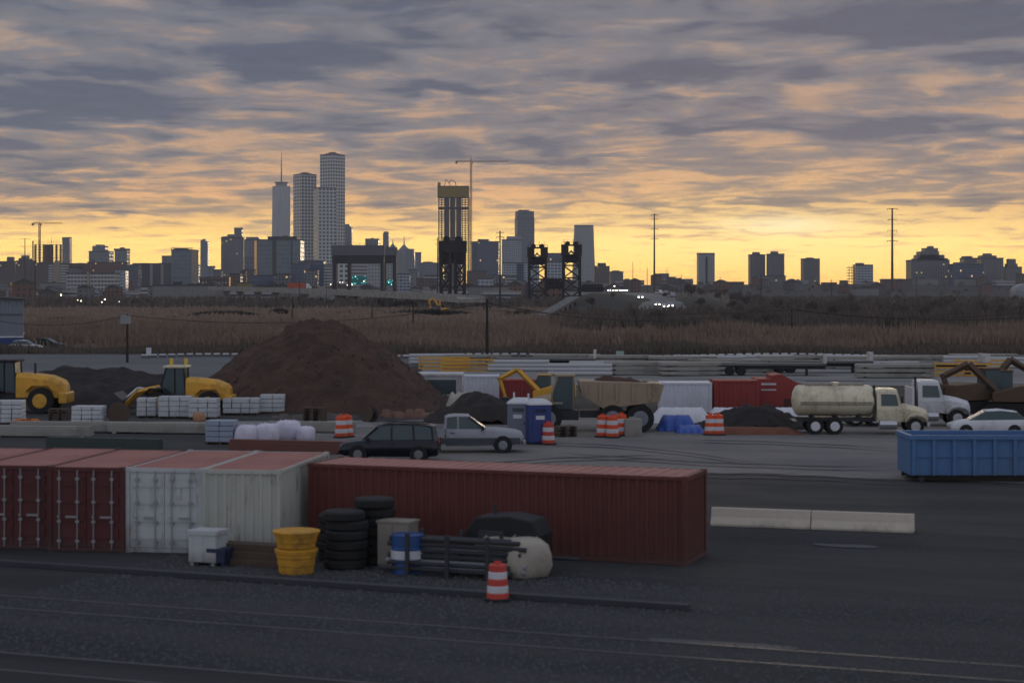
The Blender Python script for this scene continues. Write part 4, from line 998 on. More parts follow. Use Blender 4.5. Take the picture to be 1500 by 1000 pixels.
# ------------------------------------------------------------------ distant vehicles
def far_car(label, px, d, z, m, rz, lights=False, group=None, van=False):
    t = thing('distant_car', label, 'car', (PX(px, d), d, z), rz, group)
    b = MB(); hh = 2.0 if van else 1.45
    b.side([(-2.2,.35),(2.2,.35),(2.25,.8),(1.2,.98),(.6,hh),(-1.3,hh),(-1.95,1.0),(-2.25,.9)], -.88, .88); b.build('body', m, t, bevel=.06)
    g = MB(); g.side([(1.0,1.0),(.55,hh-.1),(-1.2,hh-.1),(-1.7,1.0)], -.9, .9); g.build('windows', M_GLASS, t)
    for x in (-1.35, 1.35):
        for y in (-.8, .8): 
            q = MB(); q.lathe([(.32,-.12),(.32,.12)], 12, (x,y,.32), 'y'); q.build('wheel', M_BLACK, t)
    if lights:
        for y in (-.62, .62): MB().cbox(2.27, y, .68, .06, .42, .28).build('headlight', M_HEAD, t)
    return t
M_SILV = mat('silver_car_paint', lin((150,154,162)), .35, .4, .04)
hr = R(-90)
for i, px in enumerate((893, 900, 906, 911, 917)): far_car('car with blazing headlights on the upper road behind the embankment', px, 975-i*3, 7.2, M_SILV, R(-97)+i*.02, True, 'cars with headlights on the upper road')
for i, (px, d, lb) in enumerate(((938,600,'leftmost oncoming car with headlights on the sloping highway'),(963,560,'oncoming car with headlights on the sloping highway, second from the left'),(975,548,'oncoming car with headlights on the sloping highway, third from the left'),(982,552,'rightmost oncoming car with headlights on the sloping highway'))):
    far_car(lb, px, d, emb(PX(px,d), d)+.6, M_SILV, R(-92), True)
far_car('dark car climbing the sloping highway', 975.5, 690, emb(PX(976,690),690)+.6, M_DARK, R(-80))
far_car('large silver van on the sloping highway right of the dark car', 984, 640, emb(PX(984,640),640)+.6, M_SILV, R(-70), van=True)
far_car('white van at the top of the sloping highway', 966, 800, emb(PX(966,800),800)+.6, M_WHITE, R(-60), van=True)
far_car('small grey car at the top of the sloping highway', 974, 840, emb(PX(974,840),840)+.6, M_SILV, R(-60))
rs2 = random.Random(9)
for i in range(34):
    px = rs2.uniform(583, 640) if i < 14 else rs2.uniform(686, 775); d = rs2.uniform(1120, 1290)
    far_car('parked car in the far lot beside the black truss towers', px, d, 0.1+ 1.2, rs2.choice([M_SILV, M_WHITE, M_DARK, M_SILV]), rs2.uniform(0, 6.28), False, 'cars parked in the far lot', van=rs2.random() < .5)
sheet('far_parking_lot', [(PX(560,1080),1080),(PX(800,1080),1080),(PX(800,1330),1330),(PX(560,1330),1330)], 1.3, G_ROAD)
# yellow excavator working below the viaduct
def excavator():
    d = 560; t = thing('excavator', 'yellow excavator with folded arm working in the marsh below the viaduct', 'excavator', (PX(646, d), d, 0))
    for y in (-1.3, 1.3):
        q = MB(); q.side([(-2.2,.3),(-1.8,0),(1.8,0),(2.2,.3),(2.2,.7),(1.8,1.0),(-1.8,1.0),(-2.2,.7)], y-.35, y+.35); q.build('track', M_DARK, t)
    b = MB(); b.side([(-1.2,1.2),(2.6,1.2),(2.7,2.2),(1.2,2.4),(-1.2,2.3)], -1.3, 1.3); b.build('body', M_YEL, t, bevel=.08)
    c = MB(); c.side([(-1.4,1.3),(-.1,1.3),(-.1,3.2),(-1.0,3.2),(-1.4,2.4)], -1.35, -.3); c.build('cab', M_GLASS, t)
    a = MB(); a.tube((-.6,.2,2.1),(-.2,.2,5.3),.32,.3,6); 
    a.tube((-.3,.2,2.2),(-2.4,.2,5.4),.34,.34,6); a.tube((-2.4,.2,5.4),(-3.9,.2,4.6),.36,.28,6); a.build('boom', M_YEL, t)
    MB().tube((-3.8,.2,4.9),(-3.2,.2,2.2),.3,.2,6).build('arm', M_YEL, t)
    q = MB(); q.side([(-3.5,2.3),(-2.6,2.3),(-2.3,1.3),(-3.0,1.0),(-3.6,1.5)], -.4, .8); q.build('bucket', M_STEEL, t)
    for o in list(bpy.data.objects):
        pass
excavator()
def ramp_():
    t = thing('inclined_ramp', 'dark inclined ramp with pale edge beam descending left below the truss towers', 'ramp', (0,0,0))
    A = Vector((PX(842,620),620,PZ(434,620))); Bv = Vector((PX(786,500),500,.2)); q = MB(); n = Vector((.9,-.3,0))*2
    q.add([A-n, A+n, Bv+n, Bv-n, A-n-Vector((0,0,1.1)), A+n-Vector((0,0,1.1)), Bv+n-Vector((0,0,.4)), Bv-n-Vector((0,0,.4))], [(0,1,2,3),(7,6,5,4),(0,4,5,1),(1,5,6,2),(2,6,7,3),(3,7,4,0)])
    q.build('deck', M_CONCD, t, fix=True)
    p = MB()
    for k in range(7):
        c = A.lerp(Bv, k/7); p.box(c.x-.3, c.x+.3, c.y-.3, c.y+.3, 0, c.z-.9)
    p.build('posts', M_STEEL, t)
ramp_()
t = thing('white_tent', 'white domed tent roof low at the right edge of the tree line', 'tent', (PX(1510, 1200), 1200, -.6))
q = MB(); q.smooth = True; q.side([(-9,0),(9,0),(9,9.0),(7,11.4),(3.5,12.8),(0,13.2),(-3.5,12.8),(-7,11.4),(-9,9.0)], 0, 18); q.build('canopy', mat('grey_canvas', lin((150,152,156)), .8), t)
# ------------------------------------------------------------------ shipping containers
def container_wall(mb, p0, p1, z0, z1, pitch=.28, dep=.045):
    """corrugated sheet from p0 to p1; outward is to the right of the run"""
    A, Bv = Vector((*p0,0)), Vector((*p1,0)); L = (Bv-A).length; t = (Bv-A)/L; n = Vector((t.y,-t.x,0)); k = max(1, int(L/pitch)); st = L/k; pts = []
    for i in range(k):
        a = i*st
        for u, o in ((0,0),(.28*st,0),(.42*st,-dep),(.82*st,-dep),(.97*st,0)): pts.append(A + t*(a+u) + n*o)
    pts.append(Bv)
    vs = [(p.x,p.y,z0) for p in pts] + [(p.x,p.y,z1) for p in pts]; m = len(pts)
    mb.add(vs, [(i,i+1,i+1+m,i+m) for i in range(m-1)])
def container(label, loc, rz, L, m, mroof, doors=True, W=2.44, H=2.6, group=None, dm=None, name='shipping_container'):
    """long axis x, doors at -x end"""
    t = thing(name, label, 'shipping container', loc, rz, group); hl, hw = L/2, W/2
    w_ = MB(); container_wall(w_, (-hl+.1,-hw+.03),(hl-.1,-hw+.03), .16, H-.12); container_wall(w_, (hl-.1,hw-.03),(-hl+.1,hw-.03), .16, H-.12)
    container_wall(w_, (hl-.03,-hw+.1),(hl-.03,hw-.1), .16, H-.12)
    if not doors: container_wall(w_, (-hl+.03,hw-.1),(-hl+.03,-hw+.1), .16, H-.12)
    w_.build('side_wall', m, t)
    f = MB()
    for x in (-hl, hl-.14):
        for y in (-hw, hw-.12): f.box(x, x+.14, y, y+.12, .12, H-.12)
    for y in (-hw, hw-.1):
        f.box(-hl+.14, hl-.14, y, y+.1, 0.02, .155); f.box(-hl+.14, hl-.14, y, y+.07, H-.12, H-.02)
    for x in (-hl, hl-.12): f.box(x, x+.12, -hw+.12, hw-.12, .02, .15); f.box(x, x+.12, -hw+.12, hw-.12, H-.14, H-.02)
    f.build('frame', m, t)
    for x in (-hl-.01, hl-.16):
        for y in (-hw-.01, hw-.15):
            for z in (0, H-.118): MB().box(x, x+.17, y, y+.16, z, z+.118).build('corner_casting', m, t)
    r = MB(); k = int(L/.42)
    r.box(-hl+.1, hl-.1, -hw+.07, hw-.07, H-.06, H-.03)
    for i in range(k): x = -hl+.3+(L-.6)*i/(k-1); r.box(x-.1, x+.1, -hw+.14, hw-.14, H-.029, H-.016)
    r.build('roof', mroof, t)
    if doors:
        for s in (-1, 1):
            q = MB(); y0, y1 = (0.01, hw-.13) if s > 0 else (-hw+.13, -.01)
            q.box(-hl+.03, -hl+.08, y0, y1, .16, H-.15)
            for z in (.42, .95, 1.48, 2.01): q.box(-hl+.0, -hl+.029, y0+.06, y1-.06, z, z+.30)
            dr = q.build('door', dm or m, t)
            b = MB()
            for yy in (y0+.25, y1-.25):
                b.tube((-hl-.06,yy,.1),(-hl-.06,yy,H-.1),.02,None,6)
                for z in (.3, .9, 1.5, 2.2): b.box(-hl-.08, -hl-.001, yy-.06, yy+.06, z, z+.07)
                b.box(-hl-.10, -hl-.07, yy-.02, yy+.36 if yy < (y0+y1)/2 else yy+.05, 1.05, 1.11)
            b.build('lock_rod', mat('galvanised', lin((150,152,156)), .5, .5), dr)
    return t
M_REDC = mat('red_container_paint', lin((100,50,45)), .75, 0, .12, .6, dirt=(lin((74,44,40)), .55), streak=(lin((70,44,36)), .8))
M_REDD = mat('oxblood_container_paint', lin((86,42,42)), .75, 0, .14, .6, dirt=(lin((60,40,40)), .6), streak=(lin((70,44,36)), .8))
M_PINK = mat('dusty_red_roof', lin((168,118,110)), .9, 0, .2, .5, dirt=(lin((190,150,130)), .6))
M_GREYC = mat('pale_grey_container_paint', lin((186,190,192)), .7, 0, .1, .6, dirt=(lin((118,116,108)), .6), streak=(lin((104,60,42)), .75))
M_GREYD = mat('greenish_grey_container_paint', lin((180,182,174)), .75, 0, .1, .5, dirt=(lin((104,104,96)), .5), streak=(lin((104,60,42)), .75))
A20 = R(-20)
# the row of four twenty-foot containers with their ends to the railway
ra = R(70); ux = Vector((math.cos(R(-10)), math.sin(R(-10)), 0)); 
th = R(-8); uR = Vector((math.cos(th), math.sin(th), 0)); vR = Vector((-uR.y, uR.x, 0)); S0 = Vector((PX(411, 53.4), 53.4, 0))
for k, (label, m_, dr) in enumerate((('plain greenish-grey container end beside the long red container', M_GREYD, False), ('pale grey-white container with ribbed doors facing the railway', M_GREYC, True),
        ('oxblood container with pale lock rods beside the pale grey one', M_REDD, True), ('oxblood container second from the left end of the row', M_REDD, True), ('leftmost oxblood container of the row, cut by the picture edge', M_REDD, True))):
    c = S0 - uR*(2.455*(k+.5)) + vR*(3.03 + (0, .12, .05, .3, .1)[k])
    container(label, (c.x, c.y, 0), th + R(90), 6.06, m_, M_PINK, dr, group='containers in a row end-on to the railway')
cA = Vector((-6.4, 55.6, 0)); uL = Vector((math.cos(A20), math.sin(A20), 0)); vL = Vector((-uL.y, uL.x, 0))
cm = cA + uL*6.1 + vL*1.22
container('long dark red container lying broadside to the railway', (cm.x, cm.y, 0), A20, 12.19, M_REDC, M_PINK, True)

# ------------------------------------------------------------------ near clutter in front of the containers
def at(px, py): d = GD(py); return (PX(px, d), d, 0)
def tyre_wheel(mb, c, R_, w, ax='y', n=24): mb.lathe([(R_*.62,-w/2),(R_*.96,-w/2),(R_,-w*.36),(R_,w*.36),(R_*.96,w/2),(R_*.62,w/2)], n, c, ax)
def rim(mb, c, R_, w, ax='y', n=16): mb.lathe([(R_*.2,-w*.515),(R_*.3,-w*.53),(R_*.56,-w*.505),(R_*.6,-w*.3),(R_*.6,w*.3),(R_*.56,w*.505),(R_*.3,w*.53),(R_*.2,w*.515)], n, c, ax)
def crash_barrel(label, loc, m, r=.46, h=.62, sc=1, lid=True):
    t = thing('crash_barrel', label, 'barrel', loc); b = MB(); b.smooth = False
    pr = [(r*.82,0),(r*.84,h*.3),(r*.88,h*.33),(r*.9,h*.62),(r*.94,h*.65),(r*.95,h*.8),(r*1.0,h*.82),(r*1.0,h*.90)]
    b.lathe(pr, 28); b.build('drum', m, t)
    l = MB(); l.lathe([(r*1.03,h*.901),(r*1.03,h*.96),(r*.9,h),(r*.2,h*1.03)], 28); l.build('lid', m, t); return t
M_YBAR = mat('yellow_barrel_plastic', lin((206,150,40)), .65, 0, .15, 2, dirt=(lin((110,84,44)), .7))
x, y, z = at(434, 838)
crash_barrel('bottom yellow ribbed crash barrel of the pair beside the kerb', (x, y, 0), M_YBAR, .6, .7)
crash_barrel('upper yellow ribbed crash barrel nested on top of the other', (x, y, .73), M_YBAR, .66, .48)
def tyre_stack(label, loc, n, R_=.55, w=.28, group='stacked black tyres'):
    rg = random.Random(int(loc[0]*10))
    for i in range(n):
        b = MB(); b.lathe([(R_*.58,0),(R_*.9,0),(R_,w*.2),(R_,w*.8),(R_*.9,w),(R_*.58,w)], 22); 
        o = b.build('old_tyre', M_BLACK, None, loc=(loc[0]+rg.uniform(-.06,.06), loc[1]+rg.uniform(-.06,.06), i*(w+.004)))
        pos = ['lowest', 'second', 'third', 'fourth', 'fifth', 'sixth', 'seventh', 'topmost']
        tag(o, '%s black tyre in the %s' % (pos[i] if i < n-1 else 'topmost', label), 'tyre', group)
x, y, z = at(505, 832); tyre_stack('tall tyre stack right of the yellow barrels', (x, y+.2, 0), 6, .62, .27)
x, y, z = at(545, 826); tyre_stack('second tall tyre stack right of the yellow barrels', (x+.1, y+.3, 0), 7, .6, .27)
x, y, z = at(484, 826); tyre_stack('low tyre stack behind the yellow barrels', (x, y+1.0, 0), 5, .5, .27)
# beige cabinet and blue drum
def cabinet():
    x, y, z = at(582, 832); t = thing('metal_cabinet', 'tall beige metal cabinet standing behind the blue drum', 'cabinet', (x, y+.3, 0), A20); m = mat('beige_cabinet', lin((134,128,118)), .7)
    MB().box(-.5, .5, -.35, .35, .06, 1.3).build('body', m, t, bevel=.02); MB().box(-.53, .53, -.38, .38, 1.303, 1.36).build('top', m, t)
    for s in (-1, 1): 
        q = MB(); q.box(.02 if s > 0 else -.47, .47 if s > 0 else -.02, -.375, -.353, .12, 1.26); d = q.build('door', m, t); MB().cbox(s*.07, -.39, .75, .03, .03, .16).build('handle', M_STEEL, d)
cabinet()
def steel_drum(label, loc, m, band=None):
    t = thing('steel_drum', label, 'drum', loc); b = MB(); r = .46; b.smooth = False
    pr = [(r,0),(r,.02),(r*.98,.03),(r*.98,.34),(r*1.03,.37),(r*.98,.40),(r*.98,.68),(r*1.03,.71),(r*.98,.74),(r*.98,1.05),(r,1.06),(r,1.09),(r*.95,1.09),(r*.94,1.06)]
    b.lathe(pr, 28); b.build('body', m, t)
    if band: 
        q = MB(); q.lathe([(r*1.035,.42),(r*1.035,.66)], 28); q.build('label_band', band, t)
    return t
x, y, z = at(597, 838); steel_drum('blue drum with a white label band beside the beige cabinet', (x, y, 0), mat('blue_drum_paint', lin((38,78,138)), .5, 0, .12), M_WHITE)
def pipe_rack():
    x, y, z = at(665, 845); t = thing('pipe_rack', 'low dark rack of long steel pipes in front of the red container', 'rack', (x, y+.3, 0), A20)
    for xx in (-1.2, 0, 1.2):
        q = MB(); q.box(xx-.05, xx+.05, -.6, .6, 0, .1); q.box(xx-.05, xx+.05, -.6, -.5, .101, 1.2); q.box(xx-.05, xx+.05, .5, .6, .101, 1.2); q.build('upright', M_STEEL, t)
    rg = random.Random(4)
    for r_ in range(6):
        for c in range(3): 
            if rg.random() < .75: MB().tube((-1.9+rg.uniform(-.3,.3),-.34+c*.32,.18+r_*.16),(1.9+rg.uniform(-.3,.3),-.34+c*.32,.18+r_*.16),.07,None,8).build('pipe', M_STEEL if rg.random() < .75 else mat('galvanised', lin((150,152,156)), .5, .5), t)
pipe_rack()
def compressor():
    x, y, z = at(745, 842); t = thing('towed_compressor', 'black towed compressor with rounded hood in front of the red container', 'compressor', (x, y+.9, 0), A20)
    q = MB(); q.side([(-1.1,.5),(1.1,.5),(1.15,1.1),(.9,1.5),(.2,1.62),(-.8,1.55),(-1.15,1.1)], -.6, .6); q.build('hood', M_DARK, t, bevel=.06)
    MB().box(-1.0, 1.0, -.5, .5, .38, .495).build('chassis', M_STEEL, t)
    for s in (-1, 1): 
        w = MB(); tyre_wheel(w, (0, s*.72, .33), .33, .2); o = w.build('wheel', M_BLACK, t); w = MB(); rim(w, (0, s*.72, .33), .33, .2); w.build('rim', M_STEEL, o)
    MB().tube((1.0,0,.42),(2.1,0,.42),.05,None,6).build('drawbar', M_STEEL, t); MB().tube((-.5,.2,1.5),(-.5,.2,1.85),.05,None,8).build('exhaust', M_STEEL, t)
    for k in range(1): MB().box(-.7,.1,-.615,-.602,.7,1.2).build('grille', M_STEEL, t)
compressor()
def bulk_bag(label, loc, m, s=1.0, rz=0, group=None):
    t = thing('bulk_bag', label, 'bag', loc, rz, group); rg = random.Random(int(loc[0]*31)); b = MB(); b.smooth = True; n = 24; secs = []
    for k, (z, r) in enumerate(((0,.42),(.05,.5),(.3,.55),(.6,.54),(.85,.5),(.96,.36),(1.0,.12))):
        ring = []
        for i in range(n):
            a = 2*math.pi*i/n; q = (abs(math.cos(a))**4+abs(math.sin(a))**4)**-.25; rr = r*q*(1+.07*math.sin(a*3+k+loc[0]*3)+.03*math.sin(a*7+k*2)+rg.uniform(-.012,.012))
            ring.append((rr*math.cos(a)*s, rr*math.sin(a)*s, z*s*.95))
        secs.append(ring)
    b.loft(secs); b.build('sack', m, t)
    for sx in (-1, 1):
        for sy in (-1, 1): MB().tube((sx*.36*s, sy*.36*s, .8*s),(sx*.2*s, sy*.2*s, .98*s),.02,None,5).build('strap', m, t)
    return t
M_CRM = mat('dirty_cream_fabric', lin((168,162,150)), .9, 0, .2, 2, dirt=(lin((110,104,96)), .5))
x, y, z = at(770, 840); bulk_bag('dirty cream bulk bag slumped beside the black compressor', (x, y-.4, 0), M_CRM, 1.15, .3)
x, y, z = at(730, 838); bulk_bag('second cream bulk bag leaning left of the first, behind the striped drum', (x, y-.2, 0), M_CRM, 1.1, .8)
def traffic_drum(label, loc, top=True, group='orange and white traffic drums', m=None, s=1.0):
    t = thing('traffic_drum', label, 'traffic drum', loc, 0, group); MO = m or mat('traffic_orange', lin((226,84,38)), .5, 0, .08, 2, dirt=(lin((96,62,48)), .6))
    zs = [0,.2,.38,.56,.74,.92]; rr = [.29,.275,.26,.245,.23,.215]
    for k in range(5):
        b = MB(); b.lathe([(rr[k]*s, zs[k]*s+.02),(rr[k]*s, zs[k+1]*s-.005),(rr[k+1]*s, zs[k+1]*s+.015)], 24); b.build('orange_band' if k % 2 == 0 else 'white_band', MO if k % 2 == 0 else M_WHITE, t)
    b = MB(); b.lathe([(.36*s,0),(.36*s,.06*s),(.3*s,.08*s)], 24); b.build('base', M_BLACK, t)
    h = MB(); h.box(-.09*s,.09*s,-.02,.02,.935*s,1.02*s); h.build('handle', MO, t); return t
x, y, z = at(729, 879); traffic_drum('red-orange striped traffic drum standing alone at the kerb', (x, y, 0), m=mat('faded_red_drum', lin((196,70,60)), .6))
# misc crates and timber left of the yellow barrels
def timber_pile():
    x, y, z = at(372, 828); t = thing('timber_pile', 'low pile of old timber sleepers between grey container and yellow barrels', 'timber pile', (x, y+.4, 0), A20); rg = random.Random(8)
    for r_ in range(3):
        for c in range(4-r_): MB().box(-1.25+rg.uniform(-.2,.2), 1.25+rg.uniform(-.2,.2), -.6+c*.3+r_*.13, -.36+c*.3+r_*.13, r_*.205, .2+r_*.205).build('sleeper', mat('old_timber', lin((84,72,62)), .95, 0, .3, 1.5), t, bevel=.01)
timber_pile()
def crate(label, px, py, w, h, m, rz=A20):
    x, y, z = at(px, py); t = thing('plastic_crate', label, 'crate', (x, y, 0), rz)
    b = MB(); b.box(-w/2, w/2, -w*.4, w*.4, .1, h, ); b.build('body', m, t, bevel=.02)
    r = MB(); r.box(-w/2-.03, w/2+.03, -w*.4-.03, w*.4+.03, h-.1, h+.02); r.build('rim', m, t)
    for xx in (-w*.38, w*.38): MB().box(xx-.05, xx+.05, -w*.38, w*.38, 0, .099).build('skid', m, t)
crate('pale grey plastic crate standing against the ribbed white container', 305, 826, .9, 1.0, M_GREYC)
crate('small navy plastic crate beside the pale grey crate', 322, 828, .55, .5, mat('navy_plastic', lin((34,42,70)), .6))
# kerb and long white barrier
def kerb():
    t0 = at(-60, 823); t1 = at(1010, 893); A, Bv = Vector(t0), Vector(t1); L = (Bv-A).length; a = math.atan2(Bv.y-A.y, Bv.x-A.x)
    q = MB(); q.side([(0,0),(L,0),(L,.16),(0,.16)], -.2, .1); 
    q.build('kerb', mat('tarred_kerb', lin((52,54,60)), .7, 0, .3, .8), None, bevel=.02, loc=A).rotation_euler = (0,0,a)
    tag(bpy.data.objects['kerb'], 'long dark kerb running below the containers beside the track', 'kerb'); bpy.data.objects['kerb']['kind'] = 'structure'
kerb()
def jersey(label, c, rz, L=3.4, h=.81, m=None, group=None, name='concrete_barrier'):
    q = MB(); pr = [(-.3,0),(.3,0),(.3,.08),(.16,.3),(.09,h),(-.09,h),(-.16,.3),(-.3,.08)]
    q.loft([[(-L/2, y, z) for y, z in pr], [(L/2, y, z) for y, z in pr]])
    o = q.build(name, m or M_CONC, None, bevel=.015, loc=c, fix=True); o.rotation_euler = (0,0,rz); return tag(o, label, 'barrier', group)
M_PALEB = mat('pale_concrete', lin((196,186,172)), .9, 0, .2, .9, dirt=(lin((120,112,104)), .7))
xa = Vector(at(1042, 768)); xb = Vector(at(1340, 779)); L_ = (xb-xa).length; an = math.atan2(xb.y-xa.y, xb.x-xa.x); u = (xb-xa)/L_
jersey('left one of the two pale concrete barriers end to end on the dark ground', xa+u*L_*.25, an, L_/2-.03, .6, M_PALEB, 'pale concrete barriers lying end to end')
jersey('right one of the two pale concrete barriers end to end on the dark ground', xa+u*L_*.75, an, L_/2-.03, .6, M_PALEB, 'pale concrete barriers lying end to end')
# siding tracks
def track(label, px0, py0, group):
    d = GD(py0); A = Vector((PX(px0, d), d, 0)); uu = Vector((math.cos(A20), math.sin(A20), 0)); A.z = -.305; t = thing('railway_track', label, 'railway track', A, A20, group)
    for y in (0, 1.5):
        q = MB(); q.side([(-22,.16),(24,.16),(24,.2),(-22,.2)], y-.065, y+.065); q.side([(-22,.2),(24,.2),(24,.3),(-22,.3)], y-.012, y+.012); q.side([(-22,.3),(24,.3),(24,.335),(-22,.335)], y-.035, y+.035)
        q.build('rail', mat('rail_steel', lin((92,90,92)), .5, .4, .25), t)
track('disused siding nearer the containers, two dull rails sunk in cinders', 200, 905, 'dark siding tracks')
track('disused siding across the lower left corner, rails sunk in cinders', 120, 992, 'dark siding tracks')
def stones(name, label, n, x0, x1, y0, y1, smin, smax, m, rot=A20, cat='gravel'):
    rg = np.random.default_rng(n); base = np.array([(1,0,0),(0,1,0),(-1,0,0),(0,-1,0),(0,0,.8),(0,0,-.3)], float)
    fc = [(0,1,4),(1,2,4),(2,3,4),(3,0,4)]
    c = np.stack([rg.uniform(x0,x1,n), rg.uniform(y0,y1,n)], 1); s = rg.uniform(smin,smax,n)**1.0; V = np.zeros((n,6,3)); a = rg.uniform(0,6.28,n)
    jit = rg.uniform(.6,1.3,(n,6,1)); P = base[None]*jit*s[:,None,None]
    V[...,0] = P[...,0]*np.cos(a)[:,None]-P[...,1]*np.sin(a)[:,None]+c[:,0:1]; V[...,1] = P[...,0]*np.sin(a)[:,None]+P[...,1]*np.cos(a)[:,None]+c[:,1:2]; V[...,2] = P[...,2]
    F_ = (np.arange(n)[:,None,None]*6+np.array(fc)[None]).reshape(-1,3)
    me = bpy.data.meshes.new(name); me.from_pydata(V.reshape(-1,3).tolist(), [], F_.tolist()); me.materials.append(m)
    o = bpy.data.objects.new(name, me); col.objects.link(o); o.rotation_euler = (0,0,rot); return tag(o, label, cat, kind='stuff')
M_STONE = mat('grey_ballast', lin((78,80,84)), .95, 0, .5, 6)
stones('gravel', 'dark ballast stones along the siding tracks', 26000, -28, 14, 33, 47, .02, .07, M_STONE)
stones('gravel', 'loose gravel scattered over the dark ground at right', 22000, -16, 26, 38, 62, .012, .04, M_STONE)

# ------------------------------------------------------------------ mound of dirt
def dirt(name, label, cx, cy, z, rx_, ry_, h, m, seed, flat=.12, n=90, skew=0):
    from mathutils import noise as N_
    q = MB(); q.smooth = True; vs = []; fs = []
    for j in range(n):
        for i in range(n):
            u = -1.1+2.2*i/(n-1); v = -1.1+2.2*j/(n-1); a = math.atan2(v, u)
            rad = math.hypot(u, v)*(1+.07*math.sin(3*a+seed)+.05*math.sin(5*a+seed*2))
            rad2 = math.hypot(rad, flat) - flat*.6
            hh = max(0, 1-rad2/(1.0)) ; hh = hh + .07*math.sin(hh*3.14)*(1-hh*.6)
            x, y = u*rx_, v*ry_
            p = Vector((x*.5+seed, y*.5, 0)); gl = abs(math.sin(a*9 + 1.5*N_.noise(Vector((a*3+seed, rad*2, 0)))))**3*.22*min(1, hh*3)*(1-hh*.7); ns = N_.fractal(p, 1.0, 2.0, 5)*.34 + N_.fractal(p*3.3, 1.0, 2.0, 3)*.18
            zz = hh*h + (ns*min(1, hh*6)) - gl*h*.12
            vs.append((x+skew*hh, y, zz if hh > 0 else -.25))
    for j in range(n-1):
        for i in range(n-1): fs.append((j*n+i, j*n+i+1, (j+1)*n+i+1, (j+1)*n+i))
    q.add(vs, fs); o = q.build(name, m, None, loc=(cx, cy, z)); return tag(o, label, 'dirt mound')
M_DIRT = mat('brown_dirt', lin((78,58,50)), .98, 0, .4, .9, bump=1.0, bscale=5, dirt=(lin((50,42,39)), .7))
M_DIRTD = mat('black_dirt', lin((52,48,48)), .98, 0, .3, .6, bump=1.0, bscale=6, dirt=(lin((38,36,36)), .5))
dp = 123; dirt('dirt_mound', 'big conical mound of brown dirt in the middle of the yard', PX(474,dp), dp, 0, 8.6, 8.0, 6.5, M_DIRT, 1.3, .2, n=150, skew=-.2)
rgd = random.Random(12)
def clods(label, mound, n, smin, smax, m):
    me = bpy.data.objects[mound].data; o0 = bpy.data.objects[mound].location; vs_ = [v.co for v in me.vertices if v.co.z > .15]; q = MB()
    for i in range(n):
        p = rgd.choice(vs_); s = rgd.uniform(smin, smax)*(1 if rgd.random() < .8 else 1.8); x, y, z = p.x+rgd.uniform(-.1,.1), p.y+rgd.uniform(-.1,.1), p.z
        q.add([(x+s*rgd.uniform(.6,1.2),y,z),(x,y+s,z),(x-s*rgd.uniform(.6,1.2),y,z),(x,y-s,z),(x+rgd.uniform(-.3,.3)*s,y,z+s*rgd.uniform(.5,1)),(x,y,z-s*.6)], [(0,1,4),(1,2,4),(2,3,4),(3,0,4),(1,0,5),(2,1,5),(3,2,5),(0,3,5)])
    tag(q.build('clods', m, None, loc=o0), label, 'clods', kind='stuff')
clods('clods and stones scattered over the brown mound', 'dirt_mound', 2000, .03, .08, mat('clod_brown', lin((84,70,62)), .98, 0, .5, 2))
def rocks(label, cx, cy, z, n, sp, m, smin=.12, smax=.35):
    q = MB()
    for i in range(n):
        a = rgd.uniform(0, 6.28); r = rgd.uniform(0, sp); s = rgd.uniform(smin, smax); x, y = r*math.cos(a), r*math.sin(a)*.5
        q.box(x-s, x+s, y-s*.7, y+s*.7, 0, s*rgd.uniform(.7,1.3), top=(s*rgd.uniform(.1,.5), s*.3))
    o = q.build('rubble', m, None, loc=(cx, cy, z)); tag(o, label, 'rubble', kind='stuff')
rocks('pale brown broken rubble at the right foot of the brown mound', PX(612,113), 112.5, 0, 80, 3.0, mat('rubble_brown', lin((126,98,84)), .95, 0, .3, 1))
rocks('grey broken rubble at the front foot of the brown mound', PX(470,111), 110.5, 0, 50, 3.4, mat('rubble_grey', lin((104,100,98)), .95, 0, .3, 1), .1, .28)
dirt('dirt_mound', 'long low black dirt berm behind the left wheel loader', PX(120,134), 134, 0, 9.5, 4, 2.4, M_DIRTD, 4.1, .3, 60)
dirt('dirt_mound', 'low black dirt heap between the two wheel loaders', PX(160,123), 123, 0, 5.5, 3, 1.7, M_DIRTD, 7.7, .3, 50)
dirt('dirt_mound', 'dark dirt heap behind the silver pickup, below the white container', PX(700,108), 108, 0, 3.0, 2.2, 2.0, M_DIRTD, 2.2, .25, 50)
dirt('dirt_mound', 'dark dirt heap in front of the red container and the white tarpaulins', PX(1105,103), 103, 0, 3.4, 1.8, 1.5, M_DIRTD, 9.2, .3, 50)

# ------------------------------------------------------------------ cars
def lathed_wheel(t, x, y, r, w, rimm=None):
    q = MB(); tyre_wheel(q, (x, y, r), r, w); o = q.build('wheel', M_BLACK, t)
    q = MB(); rim(q, (x, y, r), r, w); q.build('rim', rimm or mat('alloy_rim', lin((140,144,150)), .35, .6), o)
def body_loft(secs, m, t, name='body', smooth=True):
    """secs: (x, half width, z bottom, z shoulder, z top) -> rounded section"""
    q = MB(); q.smooth = smooth; S = []
    for x, w_, zb, zs, ztop in secs:
        wt = w_*.90
        S.append([(x,-w_*.93,zb),(x,-w_,zb+.12),(x,-w_*1.0,(zb+zs)/2),(x,-w_*.985,zs-.06),(x,-wt,zs+.02),(x,-wt*.5,ztop),(x,0,ztop+.015),(x,wt*.5,ztop),(x,wt,zs+.02),(x,w_*.985,zs-.06),(x,w_*1.0,(zb+zs)/2),(x,w_,zb+.12),(x,w_*.93,zb)])
    q.loft(S); o = q.build(name, m, t, fix=True); return o
def arch(t, x, w_, r, m=M_DARK):
    for s in (-1, 1): MB().lathe([(r*1.14,-.01),(r*1.14,.01)], 24, (x, s*(w_-.0), r*1.02), 'y').build('wheel_arch', m, t)
